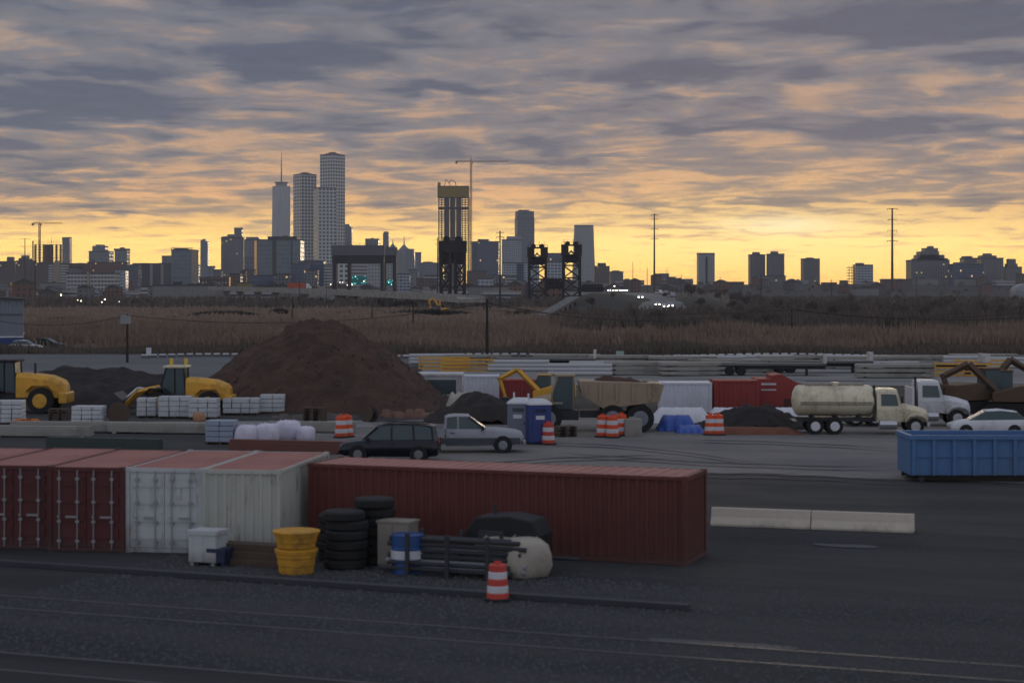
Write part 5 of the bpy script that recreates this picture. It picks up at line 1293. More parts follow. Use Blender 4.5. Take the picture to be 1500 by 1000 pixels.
def suv():
    x, y, z = at(570, 677); t = thing('parked_suv', 'black estate-backed sport utility car parked facing left before the silver pickup', 'car', (x, y+.9, 0), R(180)+R(-3))
    m = mat('black_car_paint', lin((24,28,38)), .22, .2, .05); w_ = .93
    body_loft([(-2.32,.80,.42,.88,.90),(-2.26,.9,.30,1.0,1.02),(-1.9,w_,.26,1.04,1.06),(0,w_,.26,1.02,1.05),(1.15,w_,.26,.98,1.04),(1.5,w_*.985,.28,.94,1.02),(2.05,w_*.95,.30,.86,.94),(2.28,w_*.86,.36,.76,.82),(2.34,w_*.8,.45,.66,.70)], m, t)
    g = MB(); g.smooth = False
    S = [(-2.2,.80,1.04,1.10),(-2.05,.80,1.04,1.62),(-1.6,.80,1.04,1.72),(-.2,.80,1.04,1.75),(.45,.79,1.03,1.70),(1.25,.76,1.0,1.06)]
    g.loft([[(a,-b,c),(a,-b*.86,d-.04),(a,-b*.7,d),(a,b*.7,d),(a,b*.86,d-.04),(a,b,c)] for a,b,c,d in S]); g.build('windows', M_GLASS, t, fix=True)
    r = MB(); r.loft([[(a,-b,c-.03),(a,-b*.9,c+.012),(a,b*.9,c+.012),(a,b,c-.03)] for a,b,c in ((-2.12,.66,1.64),(-1.6,.71,1.735),(-.2,.71,1.765),(.5,.68,1.70))]); r.build('roof', m, t, fix=True)
    p = MB()
    for s in (-1, 1):
        for (a, b, c, d) in ((-2.08,1.04,-2.02,1.66),(-1.2,1.04,-1.15,1.70),(-.15,1.04,-.15,1.72),(.5,1.66,1.22,1.02)): MB().tube((a, s*.80, b),(c, s*.72, d),.045,None,4).build('pillar', m, t)
        MB().tube((-1.9,s*.62,1.78),(.3,s*.62,1.79),.025,None,5).build('roof_rail', m, t)
    for x_ in (-1.42, 1.42): 
        arch(t, x_, .945, .37)
        for s in (-1, 1): lathed_wheel(t, x_, s*.83, .37, .26)
    for s in (-1, 1):
        MB().cbox(2.22, s*.62, .72, .1, .3, .14).build('headlight', mat('clear_lens', lin((170,176,184)), .15), t); MB().cbox(-2.3, s*.76, .92, .08, .16, .26).build('tail_light', mat('red_lens', lin((120,16,18)), .2), t)
        MB().cbox(.95, s*1.0, 1.08, .14, .16, .12).build('mirror', m, t); MB().box(-.3,-.12,s*.94-.012,s*.94+.012,.86,.89).build('door_handle', M_STEEL, t)
suv()
def pickup():
    x, y, z = at(680, 664); t = thing('pickup_truck', 'silver two-tone pickup with open bed facing right behind the black car', 'pickup truck', (x, y+1.0, 0), R(3))
    m = mat('silver_truck_paint', lin((150,152,160)), .45, .2, .05, dirt=(lin((110,108,106)), .3)); m2 = mat('dark_lower_paint', lin((74,78,88)), .35, .3, .05); w_ = .98
    # front half: cab and bonnet
    body_loft([(-.95,w_,.36,1.18,1.2),(.6,w_,.36,1.16,1.2),(.95,w_,.38,1.14,1.22),(1.7,w_*.98,.40,1.08,1.18),(2.5,w_*.95,.42,1.0,1.10),(2.8,w_*.90,.45,.92,1.0),(2.86,w_*.86,.5,.85,.9)], m, t)
    g = MB(); S = [(-1.0,.82,1.18,1.24),(-.9,.82,1.18,1.76),(-.5,.82,1.18,1.84),(.15,.82,1.18,1.82),(1.0,.80,1.16,1.22)]
    g.loft([[(a,-b,c),(a,-b*.88,d-.05),(a,-b*.7,d),(a,b*.7,d),(a,b*.88,d-.05),(a,b,c)] for a,b,c,d in S]); g.build('windows', M_GLASS, t, fix=True)
    r = MB(); r.loft([[(a,-b,c-.05),(a,-b*.88,c+.014),(a,b*.88,c+.014),(a,b,c-.05)] for a,b,c in ((-.98,.72,1.70),(-.85,.74,1.80),(-.5,.74,1.845),(.2,.72,1.825))]); r.build('roof', m, t, fix=True)
    p = MB()
    for s in (-1, 1):
        for (a, b, c, d) in ((-.97,1.18,-.93,1.75),(.18,1.80,.98,1.18),(-.35,1.18,-.35,1.82)): MB().tube((a, s*.82, b),(c, s*.73, d),.05,None,4).build('pillar', MATS['dark_lower_paint'] if c > .5 else m, t)
    # bed: open box
    b = MB()
    for s in (-1, 1): b.box(-3.0, -1.0, s*w_-.06 if s > 0 else -w_, s*w_ if s > 0 else -w_+.06, .42, 1.22)
    b.box(-3.04, -2.98, -w_+.061, w_-.061, .5, 1.2); b.box(-1.05, -1.0, -w_+.061, w_-.061, .5, 1.22); b.box(-2.97, -1.06, -w_+.061, w_-.061, .58, .64)
    b.build('cargo_bed', m, t)
    lo = MB()
    for s in (-1, 1): lo.box(-2.96, 2.7, s*(w_+.004)-.006, s*(w_+.004)+.006, .46, .74)
    lo.build('lower_band', m2, t); st = MB()
    for s in (-1, 1): st.box(-2.96, 2.7, s*(w_+.012)-.008, s*(w_+.012)+.008, .745, .775)
    st.build('side_moulding', mat('chrome', lin((190,192,198)), .2, .8), t)
    for x_ in (-1.95, 1.85):
        arch(t, x_, 1.0, .40)
        for s in (-1, 1): lathed_wheel(t, x_, s*.90, .40, .27)
    MB().box(2.84, 2.98, -.95, .95, .44, .64).build('front_bumper', mat('chrome', lin((190,192,198)), .2, .8), t, bevel=.03); MB().box(-3.16, -3.05, -.9, .9, .46, .62).build('rear_bumper', M_STEEL, t, bevel=.02)
    MB().box(2.85, 2.9, -.5, .5, .66, .9).build('grille', M_DARK, t)
    for s in (-1, 1):
        MB().cbox(2.83, s*.68, .8, .1, .26, .16).build('headlight', MATS['clear_lens'], t); MB().cbox(.85, s*1.08, 1.24, .14, .2, .2).build('mirror', M_DARK, t); MB().box(-.75,-.55,s*1.0-.012,s*1.0+.012,1.0,1.03).build('door_handle', M_STEEL, t)
        MB().cbox(-3.05, s*.9, .95, .04, .12, .3).build('tail_light', MATS['red_lens'], t)
pickup()
def hatch(label, loc, rz, m, name='parked_car'):
    t = thing(name, label, 'car', loc, rz); w_ = .86
    body_loft([(-2.1,.72,.4,.85,.9),(-2.0,.82,.3,.92,.96),(-1.2,w_,.26,.92,.95),(.9,w_,.26,.88,.93),(1.6,w_*.95,.28,.78,.84),(2.05,w_*.84,.34,.66,.70),(2.12,w_*.75,.42,.56,.6)], m, t)
    g = MB(); S = [(-1.95,.70,.93,.98),(-1.5,.72,.93,1.36),(-.6,.72,.93,1.46),(.2,.72,.92,1.40),(1.05,.70,.88,.94)]
    g.loft([[(a,-b,c),(a,-b*.86,d-.03),(a,-b*.7,d),(a,b*.7,d),(a,b*.86,d-.03),(a,b,c)] for a,b,c,d in S]); g.build('windows', M_GLASS, t, fix=True)
    r = MB(); r.loft([[(a,-b,c-.04),(a,-b*.86,c+.012),(a,b*.86,c+.012),(a,b,c-.04)] for a,b,c in ((-1.5,.60,1.37),(-.6,.62,1.47),(.2,.6,1.41))]); r.build('roof', m, t, fix=True)
    for x_ in (-1.3, 1.3):
        arch(t, x_, .875, .32)
        for s in (-1, 1): lathed_wheel(t, x_, s*.77, .32, .22)
    for s in (-1, 1): MB().cbox(2.03, s*.55, .62, .08, .26, .12).build('headlight', MATS['clear_lens'], t)
hatch('white hatchback parked in front of the blue base of the grey shed', (PX(35,232), 233, 0), R(-12), M_WHITE)
hatch('dark saloon parked right of the white hatchback by the grey shed', (PX(62,240), 243, 0), R(-14), mat('dark_grey_car_paint', lin((40,46,54)), .25, .2))
# grey and blue shed at the left edge
def shed():
    d = 236; t = thing('corrugated_shed', 'big grey corrugated shed with a blue base at the left picture edge', 'shed', (PX(33,d), d, 0), R(15)); hh = PZ(440, d)
    q = MB(); container_wall(q, (-26,0),(0,0), 1.9, hh, .5, .06); container_wall(q, (0,0),(0,26), 1.9, hh, .5, .06); q.build('upper_wall', mat('grey_cladding', lin((122,128,138)), .7, .1, .08, .2), t)
    q = MB(); q.box(-26, .04, -.08, 26, 0, 1.72); q.build('blue_base', mat('blue_cladding', lin((36,62,118)), .6, 0, .1, .5), t)
    q = MB(); q.box(-26, .08, -.12, 26, 1.723, 1.897); q.build('white_band', M_WHITE, t)
    q = MB(); q.add([(-26.3,-.4,hh+1.5),(.4,-.4,hh),(.4,26.3,hh),(-26.3,26.3,hh+1.5),(-26.3,-.4,hh+1.75),(.4,-.4,hh+.25),(.4,26.3,hh+.25),(-26.3,26.3,hh+1.75)], [(0,3,2,1),(4,5,6,7),(0,1,5,4),(1,2,6,5),(2,3,7,6),(3,0,4,7)]); q.build('roof', M_ROOF, t)
    q = MB(); q.add([(-26,0.0,hh),(0,0.0,hh),(-26,0.0,hh+1.48)], [(0,1,2)]); q.build('gable', MATS['grey_cladding'], t)
    q = MB(); q.box(-26, .05, -.1, -.062, hh-1.9, hh-1.8); q.build('trim', M_ROOF, t)
shed()
def skip(label, px, py, L, h, m, rz=0, name='skip_container'):
    x, y, z = at(px, py); t = thing(name, label, 'skip', (x, y+1.1, 0), rz)
    q = MB()
    q.side([(-L/2,.12),(L/2,.12),(L/2,h),(-L/2,h)], -1.1, -1.04); q.side([(-L/2,.12),(L/2,.12),(L/2,h),(-L/2,h)], 1.04, 1.1); q.box(-L/2, -L/2+.06, -1.039, 1.039, .12, h); q.box(L/2-.06, L/2, -1.039, 1.039, .12, h); q.box(-L/2+.061, L/2-.061, -1.039, 1.039, .12, .2); q.build('shell', m, t)
    r = MB()
    for k in range(int(L/.9)+1): x_ = -L/2+.08+k*(L-.16)/int(L/.9); r.box(x_-.05, x_+.05, -1.18, -1.101, .14, h-.12); r.box(x_-.05, x_+.05, 1.101, 1.18, .14, h-.12)
    r.build('ribs', m, t); e = MB(); e.box(-L/2-.05, L/2+.05, -1.2, -1.03, h-.119, h+.03); e.box(-L/2-.05, L/2+.05, 1.03, 1.2, h-.119, h+.03); e.box(-L/2-.05, -L/2+.1, -1.029, 1.029, h-.1, h+.03); e.build('top_rail', m, t)
    return t
skip('small rust-red skip beside the blue base of the grey shed', 42, 506, 2.6, 1.3, M_REDC) if False else None
def roll_off():
    d = 73.9; t = thing('roll_off_dumpster', 'long blue open-top roll-off dumpster at the right picture edge', 'dumpster', (PX(1334, d)+3.5, d+1.3, 0), R(0)); m = mat('blue_dumpster_paint', lin((72,114,162)), .6, 0, .1, .6, dirt=(lin((84,100,120)), .5), streak=(lin((96,76,62)), .6)); L, h, w_ = 7.0, 1.95, 1.22
    q = MB()
    for s in (-1, 1): q.box(-L/2, L/2, s*w_-.03, s*w_+.03, .3, h)
    q.box(-L/2, -L/2+.06, -w_+.031, w_-.031, .3, h); q.box(L/2-.06, L/2, -w_+.031, w_-.031, .3, h); q.box(-L/2+.061, L/2-.061, -w_+.031, w_-.031, .3, .38); q.build('shell', m, t)
    r = MB()
    for k in range(9):
        x = -L/2+.12+k*(L-.24)/8
        for s in (-1, 1): MB().box(x-.07, x+.07, s*(w_+.031) if s > 0 else -w_-.14, w_+.14 if s > 0 else -w_-.031, .3, h-.16).build('rib', m, t)
    e = MB()
    for s in (-1, 1): e.box(-L/2-.06, L/2+.06, (w_-.06) if s > 0 else -w_-.17, (w_+.17) if s > 0 else -w_+.06, h-.155, h+.02)
    e.box(-L/2-.08, -L/2+.1, -w_+.061, w_-.061, h-.15, h+.02); e.build('top_rail', m, t)
    g = MB(); g.box(-L/2, L/2, -.5, -.36, .12, .299); g.box(-L/2, L/2, .36, .5, .12, .299); g.build('skid_rails', M_STEEL, t)
    b = MB()
    for s in (-1, 1): b.box(-L/2, L/2, s*(w_+.05)-.04, s*(w_+.05)+.04, 1.05, 1.12)
    b.build('side_rail', m, t)
    for x in (-L/2+.5, L/2-.5):
        for s in (-1, 1): 
            q = MB(); q.lathe([(.14,-.1),(.14,.1)], 14, (x, s*.95, .14), 'y'); q.build('roller', M_STEEL, t)
roll_off()
# ------------------------------------------------------------------ portable toilets, drums, cones
def toilet(label, px, py, m, rz, roofm):
    x, y, z = at(px, py); t = thing('portable_toilet', label, 'portable toilet', (x, y+.6, 0), rz, 'portable toilets')
    MB().box(-.58, .58, -.58, .58, .1, 2.05).build('cabin', m, t, bevel=.03); MB().box(-.6,.6,-.6,.6,0,.099).build('base', M_DARK, t)
    r = MB(); r.loft([[(-.62,-.62,2.053),(.62,-.62,2.053),(.62,.62,2.053),(-.62,.62,2.053)],[(-.6,-.6,2.15),(.6,-.6,2.15),(.6,.6,2.15),(-.6,.6,2.15)],[(-.35,-.4,2.34),(.35,-.4,2.34),(.35,.4,2.34),(-.35,.4,2.34)]]); r.build('roof', roofm, t)
    d = MB(); d.box(-.42,.42,-.615,-.585,.15,1.92); o = d.build('door', m, t); MB().cbox(.33,-.63,1.05,.06,.03,.12).build('handle', M_STEEL, o)
    v = MB(); 
    for k in range(5): v.box(-.3,.3,-.625,-.617,1.66+k*.04,1.68+k*.04)
    v.build('vent_slats', M_DARK, o); MB().box(-.26,.2,-.625,-.617,1.3,1.5).build('white_panel', M_WHITE, o)
    MB().tube((-.4,.4,2.1),(-.4,.4,2.6),.05,None,8).build('vent_pipe', M_WHITE, t)
M_TB = mat('blue_toilet_plastic', lin((40,60,122)), .45, 0, .08); M_TG = mat('grey_toilet_plastic', lin((112,118,134)), .5, 0, .08)
toilet('grey portable toilet, left one of the pair behind the pickup bonnet', 762, 649, M_TG, R(-10), M_WHITE)
toilet('deep blue portable toilet, right one of the pair beside the orange drum', 788, 651, M_TB, R(14), M_WHITE)
def td(px, py, label, s=1.25, m=None): x, y, z = at(px, py); traffic_drum(label, (x, y, 0), s=s, m=m)
td(803, 651, 'striped traffic drum right beside the blue portable toilet', 1.2, MATS['faded_red_drum'])
td(500, 641, 'striped traffic drum in front of the brown mound, left of the black car')
td(508, 640, 'second striped traffic drum touching the one left of the black car')
td(883, 640, 'leftmost striped drum of the bright cluster below the dump truck wheels')
td(897, 641, 'middle striped drum of the bright cluster below the dump truck wheels')
td(910, 638, 'rightmost striped drum of the bright cluster below the dump truck wheels')
td(1041, 637, 'striped drum right of the blue tarpaulins, left of its twin', 1.2)
td(1052, 637, 'striped drum right of the blue tarpaulins, right of its twin', 1.2)
def block(label, px, py, w, h, dpt, m, rz=0, nm='concrete_block', cat='concrete block', group=None, z0=0):
    x, y, z = at(px, py); q = MB(); q.box(-w/2, w/2, -dpt/2, dpt/2, 0, h); q.box(-w*.2, w*.2, -.08, .08, h+.002, h+.1)
    o = q.build(nm, m, None, bevel=.03, loc=(x, y+dpt/2, z0)); o.rotation_euler = (0,0,rz); return tag(o, label, cat, group)
block('grey concrete block right of the bright striped drum cluster', 927, 639, .95, .95, .7, M_CONC, .1)
# wrapped pallets
M_WRAP = mat('white_plastic_wrap', lin((190,194,198)), .4, 0, .12, 2.5, dirt=(lin((130,134,138)), .4)); M_LAV = mat('white_sack_fabric', lin((212,208,224)), .8, 0, .1, 3, dirt=(lin((150,150,168)), .4))
def pallet_load(label, px, py, w, h, m, rz=0, tiers=4, z0=0):
    x, y, z = at(px, py); t = thing('pallet_of_blocks', label, 'pallet load', (x, y+.6, z0), rz, 'pallets of pale blocks in the yard'); w2 = 1.1
    p = MB()
    for k in range(5): p.box(-w/2, w/2, -w2/2+k*w2/5+.02, -w2/2+k*w2/5+.16, .1, .13)
    for xx in (-w/2+.05, 0, w/2-.15): p.box(xx, xx+.1, -w2/2, w2/2, 0, .099)
    p.build('pallet', mat('old_timber', lin((84,72,62)), .95), t)
    rg = random.Random(int(px)); th = (h-.13)/tiers
    for k in range(tiers):
        n = max(2, int(w/.55)); q = MB()
        for i in range(n):
            for j in range(2):
                jx, jy = rg.uniform(-.02,.02), rg.uniform(-.02,.02); q.box(-w/2+i*w/n+.015+jx, -w/2+(i+1)*w/n-.015+jx, -w2/2+j*w2/2+.01+jy, -w2/2+(j+1)*w2/2-.01+jy, .135+k*th, .135+(k+1)*th-.025)
        o = q.build('tier', m, t, bevel=.02)
pallet_load('pale stacked blocks on a pallet at the left picture edge, below the loader', 8, 622, 1.9, 1.45, M_WRAP, .05, 5)
pallet_load('pale stacked blocks on a pallet between the two loaders, standing alone', 127, 623, 1.85, 1.15, M_WRAP, -.05, 4)
pallet_load('pale stack below the second loader, left end of the long pale row', 213, 612, 1.2, 1.25, M_WRAP, .08, 4)
pallet_load('pale stack under the cab of the second loader in the long pale row', 255, 613, 2.0, 1.4, M_WRAP, .0, 4)
pallet_load('pale stack under the yellow hood in the long pale row', 297, 614, 1.8, 1.3, M_WRAP, -.04, 4)
pallet_load('pale stack with a grey sheet, in front of the brown mound foot', 352, 608, 2.3, 1.1, M_WRAP, .02, 3)
pallet_load('rightmost pale stack in front of the brown mound foot', 398, 606, 1.6, 1.25, M_WRAP, .04, 4)
pallet_load('lower pale blue-grey stack in front of the long pale row', 322, 651, 1.5, 1.25, mat('pale_blue_wrap', lin((146,158,176)), .5, 0, .15, 2), -.1, 4)
for px, py, s_, lb in ((360,651,1.05,'white bulk bag, left one of the bright pair in front of the stacks'),(390,650,1.1,'white bulk bag touching the left bag of the bright pair'),(420,646,1.15,'white bulk bag, right one of the bright pair in front of the stacks'),(446,647,.85,'small white bulk bag at the right end of the bright bags'),(366,661,.45,'tiny white bag lying in front of the bright bulk bags'),(290,618,.6,'small tan sack at the foot of the long pale row')):
    x, y, z = at(px, py); bulk_bag(lb, (x, y+.4, 0), M_LAV if 'tan' not in lb else mat('tan_sack', lin((168,128,98)), .9), s_, px*.1, 'white bulk bags')
# long low barriers / beams across the middle left
for i, (px, py, L, lb) in enumerate(((110,634,7.5,'long pale concrete beam lying left of centre below the single pallet'),(60,641,5.5,'pale concrete beam at the left picture edge'),(240,636,6.5,'pale concrete beam lying in front of the second loader'),(455,634,5.0,'pale concrete beam lying below the brown mound'),(150,660,6.0,'dark green steel beam lying before the red roofs'),(420,664,6.0,'reddish steel plate stack lying before the container roofs'))):
    x, y, z = at(px, py); m = M_CONC if 'pale' in lb else (mat('dark_green_steel', lin((54,66,62)), .7) if 'green' in lb else mat('reddish_plate', lin((110,70,62)), .8))
    q = MB(); q.box(-L/2, L/2, -.35, .35, .1, .5); q.box(-L/2+.3, -L/2+.5, -.4, .4, 0, .099); q.box(L/2-.5, L/2-.3, -.4, .4, 0, .099); q.box(-L/2, L/2, -.2, .2, .502, .62)
    o = q.build('long_beam', m, None, bevel=.015, loc=(x, y+.4, 0)); o.rotation_euler = (0,0,R(-4-2*i)); tag(o, lb, 'beam')
x, y, z = at(65, 624); 
for k in range(3):
    q = MB(); q.box(-.35,.35,-.3,.3,0,.35); q.box(-.3,.3,-.25,.25,.352,.42); o = q.build('orange_case', mat('traffic_orange2', lin((214,120,40)), .6), None, bevel=.03, loc=(PX(30+k*9,GD(624)), GD(624), 0)); tag(o, ('left','middle','right')[k]+' small orange case on the ground below the left loader', 'case', 'small orange cases')

# loose clutter
def cable_spool(label, px, py, s=1.0, rz=0):
    x, y, z = at(px, py); t = thing('cable_spool', label, 'cable spool', (x, y+.4, 0), rz); w = mat('old_timber', lin((84,72,62)), .95)
    for yy in (-.35, .35): MB().lathe([(.6*s, yy-.03),(.6*s, yy+.03)], 24, (0,0,.6*s), 'y').build('flange', w, t)
    MB().lathe([(.36*s,-.31),(.36*s,.31)], 20, (0,0,.6*s), 'y').build('wound_cable', M_BLACK, t)
cable_spool('wooden cable spool standing between the single pale pallet and the black berm', 172, 622, 1.1, .3)
cable_spool('small wooden cable spool left of the rusty rubble by the brown mound', 540, 618, .8, -.5)
def pallet_stack(label, px, py, n, rz=0):
    x, y, z = at(px, py); t = thing('empty_pallet_stack', label, 'pallet stack', (x, y+.5, 0), rz); w = mat('old_timber', lin((84,72,62)), .95)
    for k in range(n):
        q = MB()
        for j in range(6): q.box(-.6, .6, -.5+j*.17, -.5+j*.17+.1, k*.145+.115, k*.145+.135)
        for xx in (-.6, -.05, .5): q.box(xx, xx+.1, -.5, .5, k*.145+.003, k*.145+.112)
        q.build('pallet', w, t)
pallet_stack('short stack of empty wooden pallets left of the single pale pallet', 84, 620, 6, .1)
pallet_stack('stack of empty wooden pallets right of the mound stacks', 460, 622, 7, -.2)
pallet_stack('low stack of empty wooden pallets left of the dump truck', 826, 640, 4, .3)
# ------------------------------------------------------------------ wheel loaders
def loader(label, px, py, sc=1.0, rz=R(180), posts=False):
    x, y, z = at(px, py); t = thing('wheel_loader', label, 'wheel loader', (x, y+1.4, 0), rz, 'yellow wheel loaders'); t.scale = (sc,)*3
    h = MB(); h.smooth = False
    h.loft([[(xx,-w_,.95),(xx,-w_,zt-.25),(xx,-w_*.75,zt),(xx,w_*.75,zt),(xx,w_,zt-.25),(xx,w_,.95)] for xx, w_, zt in ((-3.3,.8,1.75),(-3.1,.9,2.0),(-2.4,.98,2.3),(-1.2,1.0,2.45),(-.35,1.0,2.5))]); h.build('engine_hood', M_YEL, t, bevel=.05)
    cw = MB(); cw.box(-3.5,-3.0,-1.05,1.05,.6,1.3); cw.build('counterweight', M_YEL, t, bevel=.08)
    g = MB()
    for k in range(5): g.box(-2.9,-1.6,-1.02,-1.0,1.25+k*.16,1.33+k*.16)
    g.build('grille', M_DARK, t)
    c = MB(); c.loft([[(a,-.75,1.3),(a,.75,1.3),(a,.75,b),(a,-.75,b)] for a, b in ((-.3,3.15),(1.0,3.15),(1.35,2.3))]) if False else c.side([(-.32,1.35),(1.25,1.35),(1.3,2.1),(1.0,3.15),(-.2,3.15)], -.78, .78); c.build('cab', M_GLASS, t, bevel=.02)
    p = MB()
    for s in (-1, 1):
        for a, b, cc, d in ((-.32,1.35,-.2,3.15),(1.25,1.35,1.3,2.1),(1.3,2.1,1.0,3.15),(.4,1.35,.4,3.15)): MB().tube((a,s*.79,b),(cc,s*.79,d),.05,None,4).build('cab_post', M_DARK, t)
    MB().box(-.4,1.2,-.9,.9,3.152,3.3).build('cab_roof', M_OFFW if posts else M_DARK, t, bevel=.04)
    f = MB(); f.box(-3.0,1.0,-.5,.5,.7,1.2); f.box(1.05,2.5,-.55,.55,.6,1.7); f.build('frame', M_STEEL, t, bevel=.03)
    for xx in (-1.95, 1.55):
        for s in (-1, 1):
            q = MB(); tyre_wheel(q, (xx, s*1.12, .8), .8, .6, 'y', 26); o = q.build('wheel', M_BLACK, t); q = MB(); rim(q, (xx, s*1.12, .8), .8, .6); q.build('rim', M_YEL, o)
        q = MB(); q.side([(xx-.9,1.35),(xx-.5,1.72),(xx+.5,1.72),(xx+.9,1.35),(xx+.9,1.42),(xx+.5,1.8),(xx-.5,1.8),(xx-.9,1.42)], -1.42, 1.42); q.build('fender', M_DARK if xx > 0 else M_YEL, t)
    for s in (-1, 1):
        a = MB(); a.tube((1.7,s*.6,1.75),(3.0,s*.6,1.5),.2,.18,4); a.tube((3.0,s*.6,1.5),(3.9,s*.6,.55),.18,.14,4); a.build('lift_arm', M_YEL, t)
    r = MB(); r.tube((1.9,0,1.6),(3.1,0,1.75),.09,None,8); r.tube((3.1,0,1.75),(3.9,0,1.05),.07,None,8); r.build('tilt_ram', mat('chrome', lin((190,192,198)), .2, .8), t)
    b = MB(); b.side([(3.9,.15),(5.1,.05),(5.1,.12),(4.2,.3),(4.05,.7),(4.5,1.45),(4.42,1.5),(3.85,1.0)], -1.4, 1.4); b.box(3.95, 4.9, -1.43, -1.401, .12, 1.0); b.box(3.95, 4.9, 1.401, 1.43, .12, 1.0); b.build('bucket', M_STEEL if posts else M_YEL, t)
    if posts:
        for xx in (-.1, .9): MB().tube((xx,-.6,3.3),(xx,-.6,3.75),.12,.12,8).build('beacon', mat('yellow_beacon', lin((214,180,60)), .4), t)
    else: MB().tube((-1.4,.3,2.45),(-1.4,.3,3.1),.08,None,8).build('exhaust', M_STEEL, t)
    return t
loader('big yellow wheel loader at the left picture edge with pale-roofed glass cab', 12, 606, 1.05)
loader('yellow wheel loader beside the brown mound with two yellow beacons on its roof', 262, 608, .95, posts=True)
# amber-painted boards stand in for yellow machine lights seen behind
for i, (px, py, w2) in enumerate(((115,545,1.4),(118,555,3.0),(228,555,4.5))):
    d = GD(572); q = MB(); q.box(-w2/2, w2/2, -.2, .2, 0, .28); q.box(-w2/2+.1,-w2/2+.2,-.1,.1,-PZ(py,d)+.0,0); q.box(w2/2-.2,w2/2-.1,-.1,.1,-PZ(py,d)+.0,0)
    o = q.build('painted_light_board', mat('amber_light_paint', lin((230,160,90)), .4), None, loc=(PX(px,d), d, PZ(py,d))); tag(o, ('short high','medium','long')[i]+' amber board painted as a machine light, on posts behind the black berm', 'light board', 'painted machine lights behind the berm')

# ------------------------------------------------------------------ articulated dump truck
def dump_truck():
    x, y, z = at(880, 634); t = thing('dump_truck', 'dirty tan articulated dump truck with big wheels in the middle of the yard', 'dump truck', (x, y+1.6, 0), R(180)); t.scale = (.92,)*3
    b = MB()
    out = [(-3.9,2.9),(-3.6,1.85),(-.2,1.45),(1.1,2.2),(1.35,3.15),(1.0,3.15),(-3.6,3.0)]
    b.side(out, -1.35, 1.35); b.build('tipping_bed', M_TAN, t, bevel=.04)
    r = MB()
    for xx in (-3.0,-2.0,-1.0,0,.9): 
        for s in (-1, 1): MB().box(xx-.08, xx+.08, s*1.351 if s > 0 else -1.45, 1.45 if s > 0 else -1.351, 1.9 if xx < .5 else 2.3, 3.0).build('bed_rib', M_TAN, t)
    l = dirt('soil_load', 'x', 0, 0, 0, 2.2, 1.2, .6, M_DIRT, 3, .3, 30); l.parent = t; l.location = (-1.2, 0, 2.75); 
    for k in ('label', 'category'): del l[k]
    f = MB(); f.box(-3.2, 1.2, -.5, .5, .85, 1.3); f.box(1.3, 4.2, -.55, .55, .7, 1.3); f.build('chassis', M_STEEL, t)
    c = MB(); c.side([(1.6,1.35),(2.9,1.35),(2.95,2.3),(2.6,3.35),(1.6,3.35)], -1.0, .5); c.build('cab', M_GLASS, t, bevel=.03)
    p = MB(); p.box(1.5,2.75,-1.08,.58,3.352,3.5); p.build('cab_roof', M_TAN, t, bevel=.03)
    q = MB()
    for a, bb, cc, d in ((1.6,1.35,1.6,3.35),(2.9,1.35,2.95,2.3),(2.95,2.3,2.6,3.35)):
        for yy in (-1.01,.51): MB().tube((a,yy,bb),(cc,yy,d),.06,None,4).build('cab_post', M_TAN, t)
    h = MB(); h.loft([[(xx,-w_,1.0),(xx,-w_,zt-.2),(xx,-w_*.7,zt),(xx,w_*.7,zt),(xx,w_,zt-.2),(xx,w_,1.0)] for xx, w_, zt in ((2.98,.9,2.25),(3.8,.88,2.1),(4.5,.8,1.85))]); h.build('hood', M_TAN, t, bevel=.04)
    MB().box(4.45, 4.6, -1.1, 1.1, .7, 1.1).build('bumper', M_STEEL, t)
    for xx in (-2.45, -.75, 3.2):
        for s in (-1, 1):
            q = MB(); tyre_wheel(q, (xx, s*1.1, .85), .85, .6, 'y', 26); o = q.build('wheel', M_BLACK, t); q = MB(); rim(q, (xx, s*1.1, .85), .85, .62); q.build('rim', mat('grey_hub', lin((120,126,138)), .5, .2), o)
    q = MB(); 
    for s in (-1, 1): q.box(2.3, 4.1, s*1.15-.32, s*1.15+.32, 1.75, 1.82)
    q.build('fender', M_TAN, t)
dump_truck()
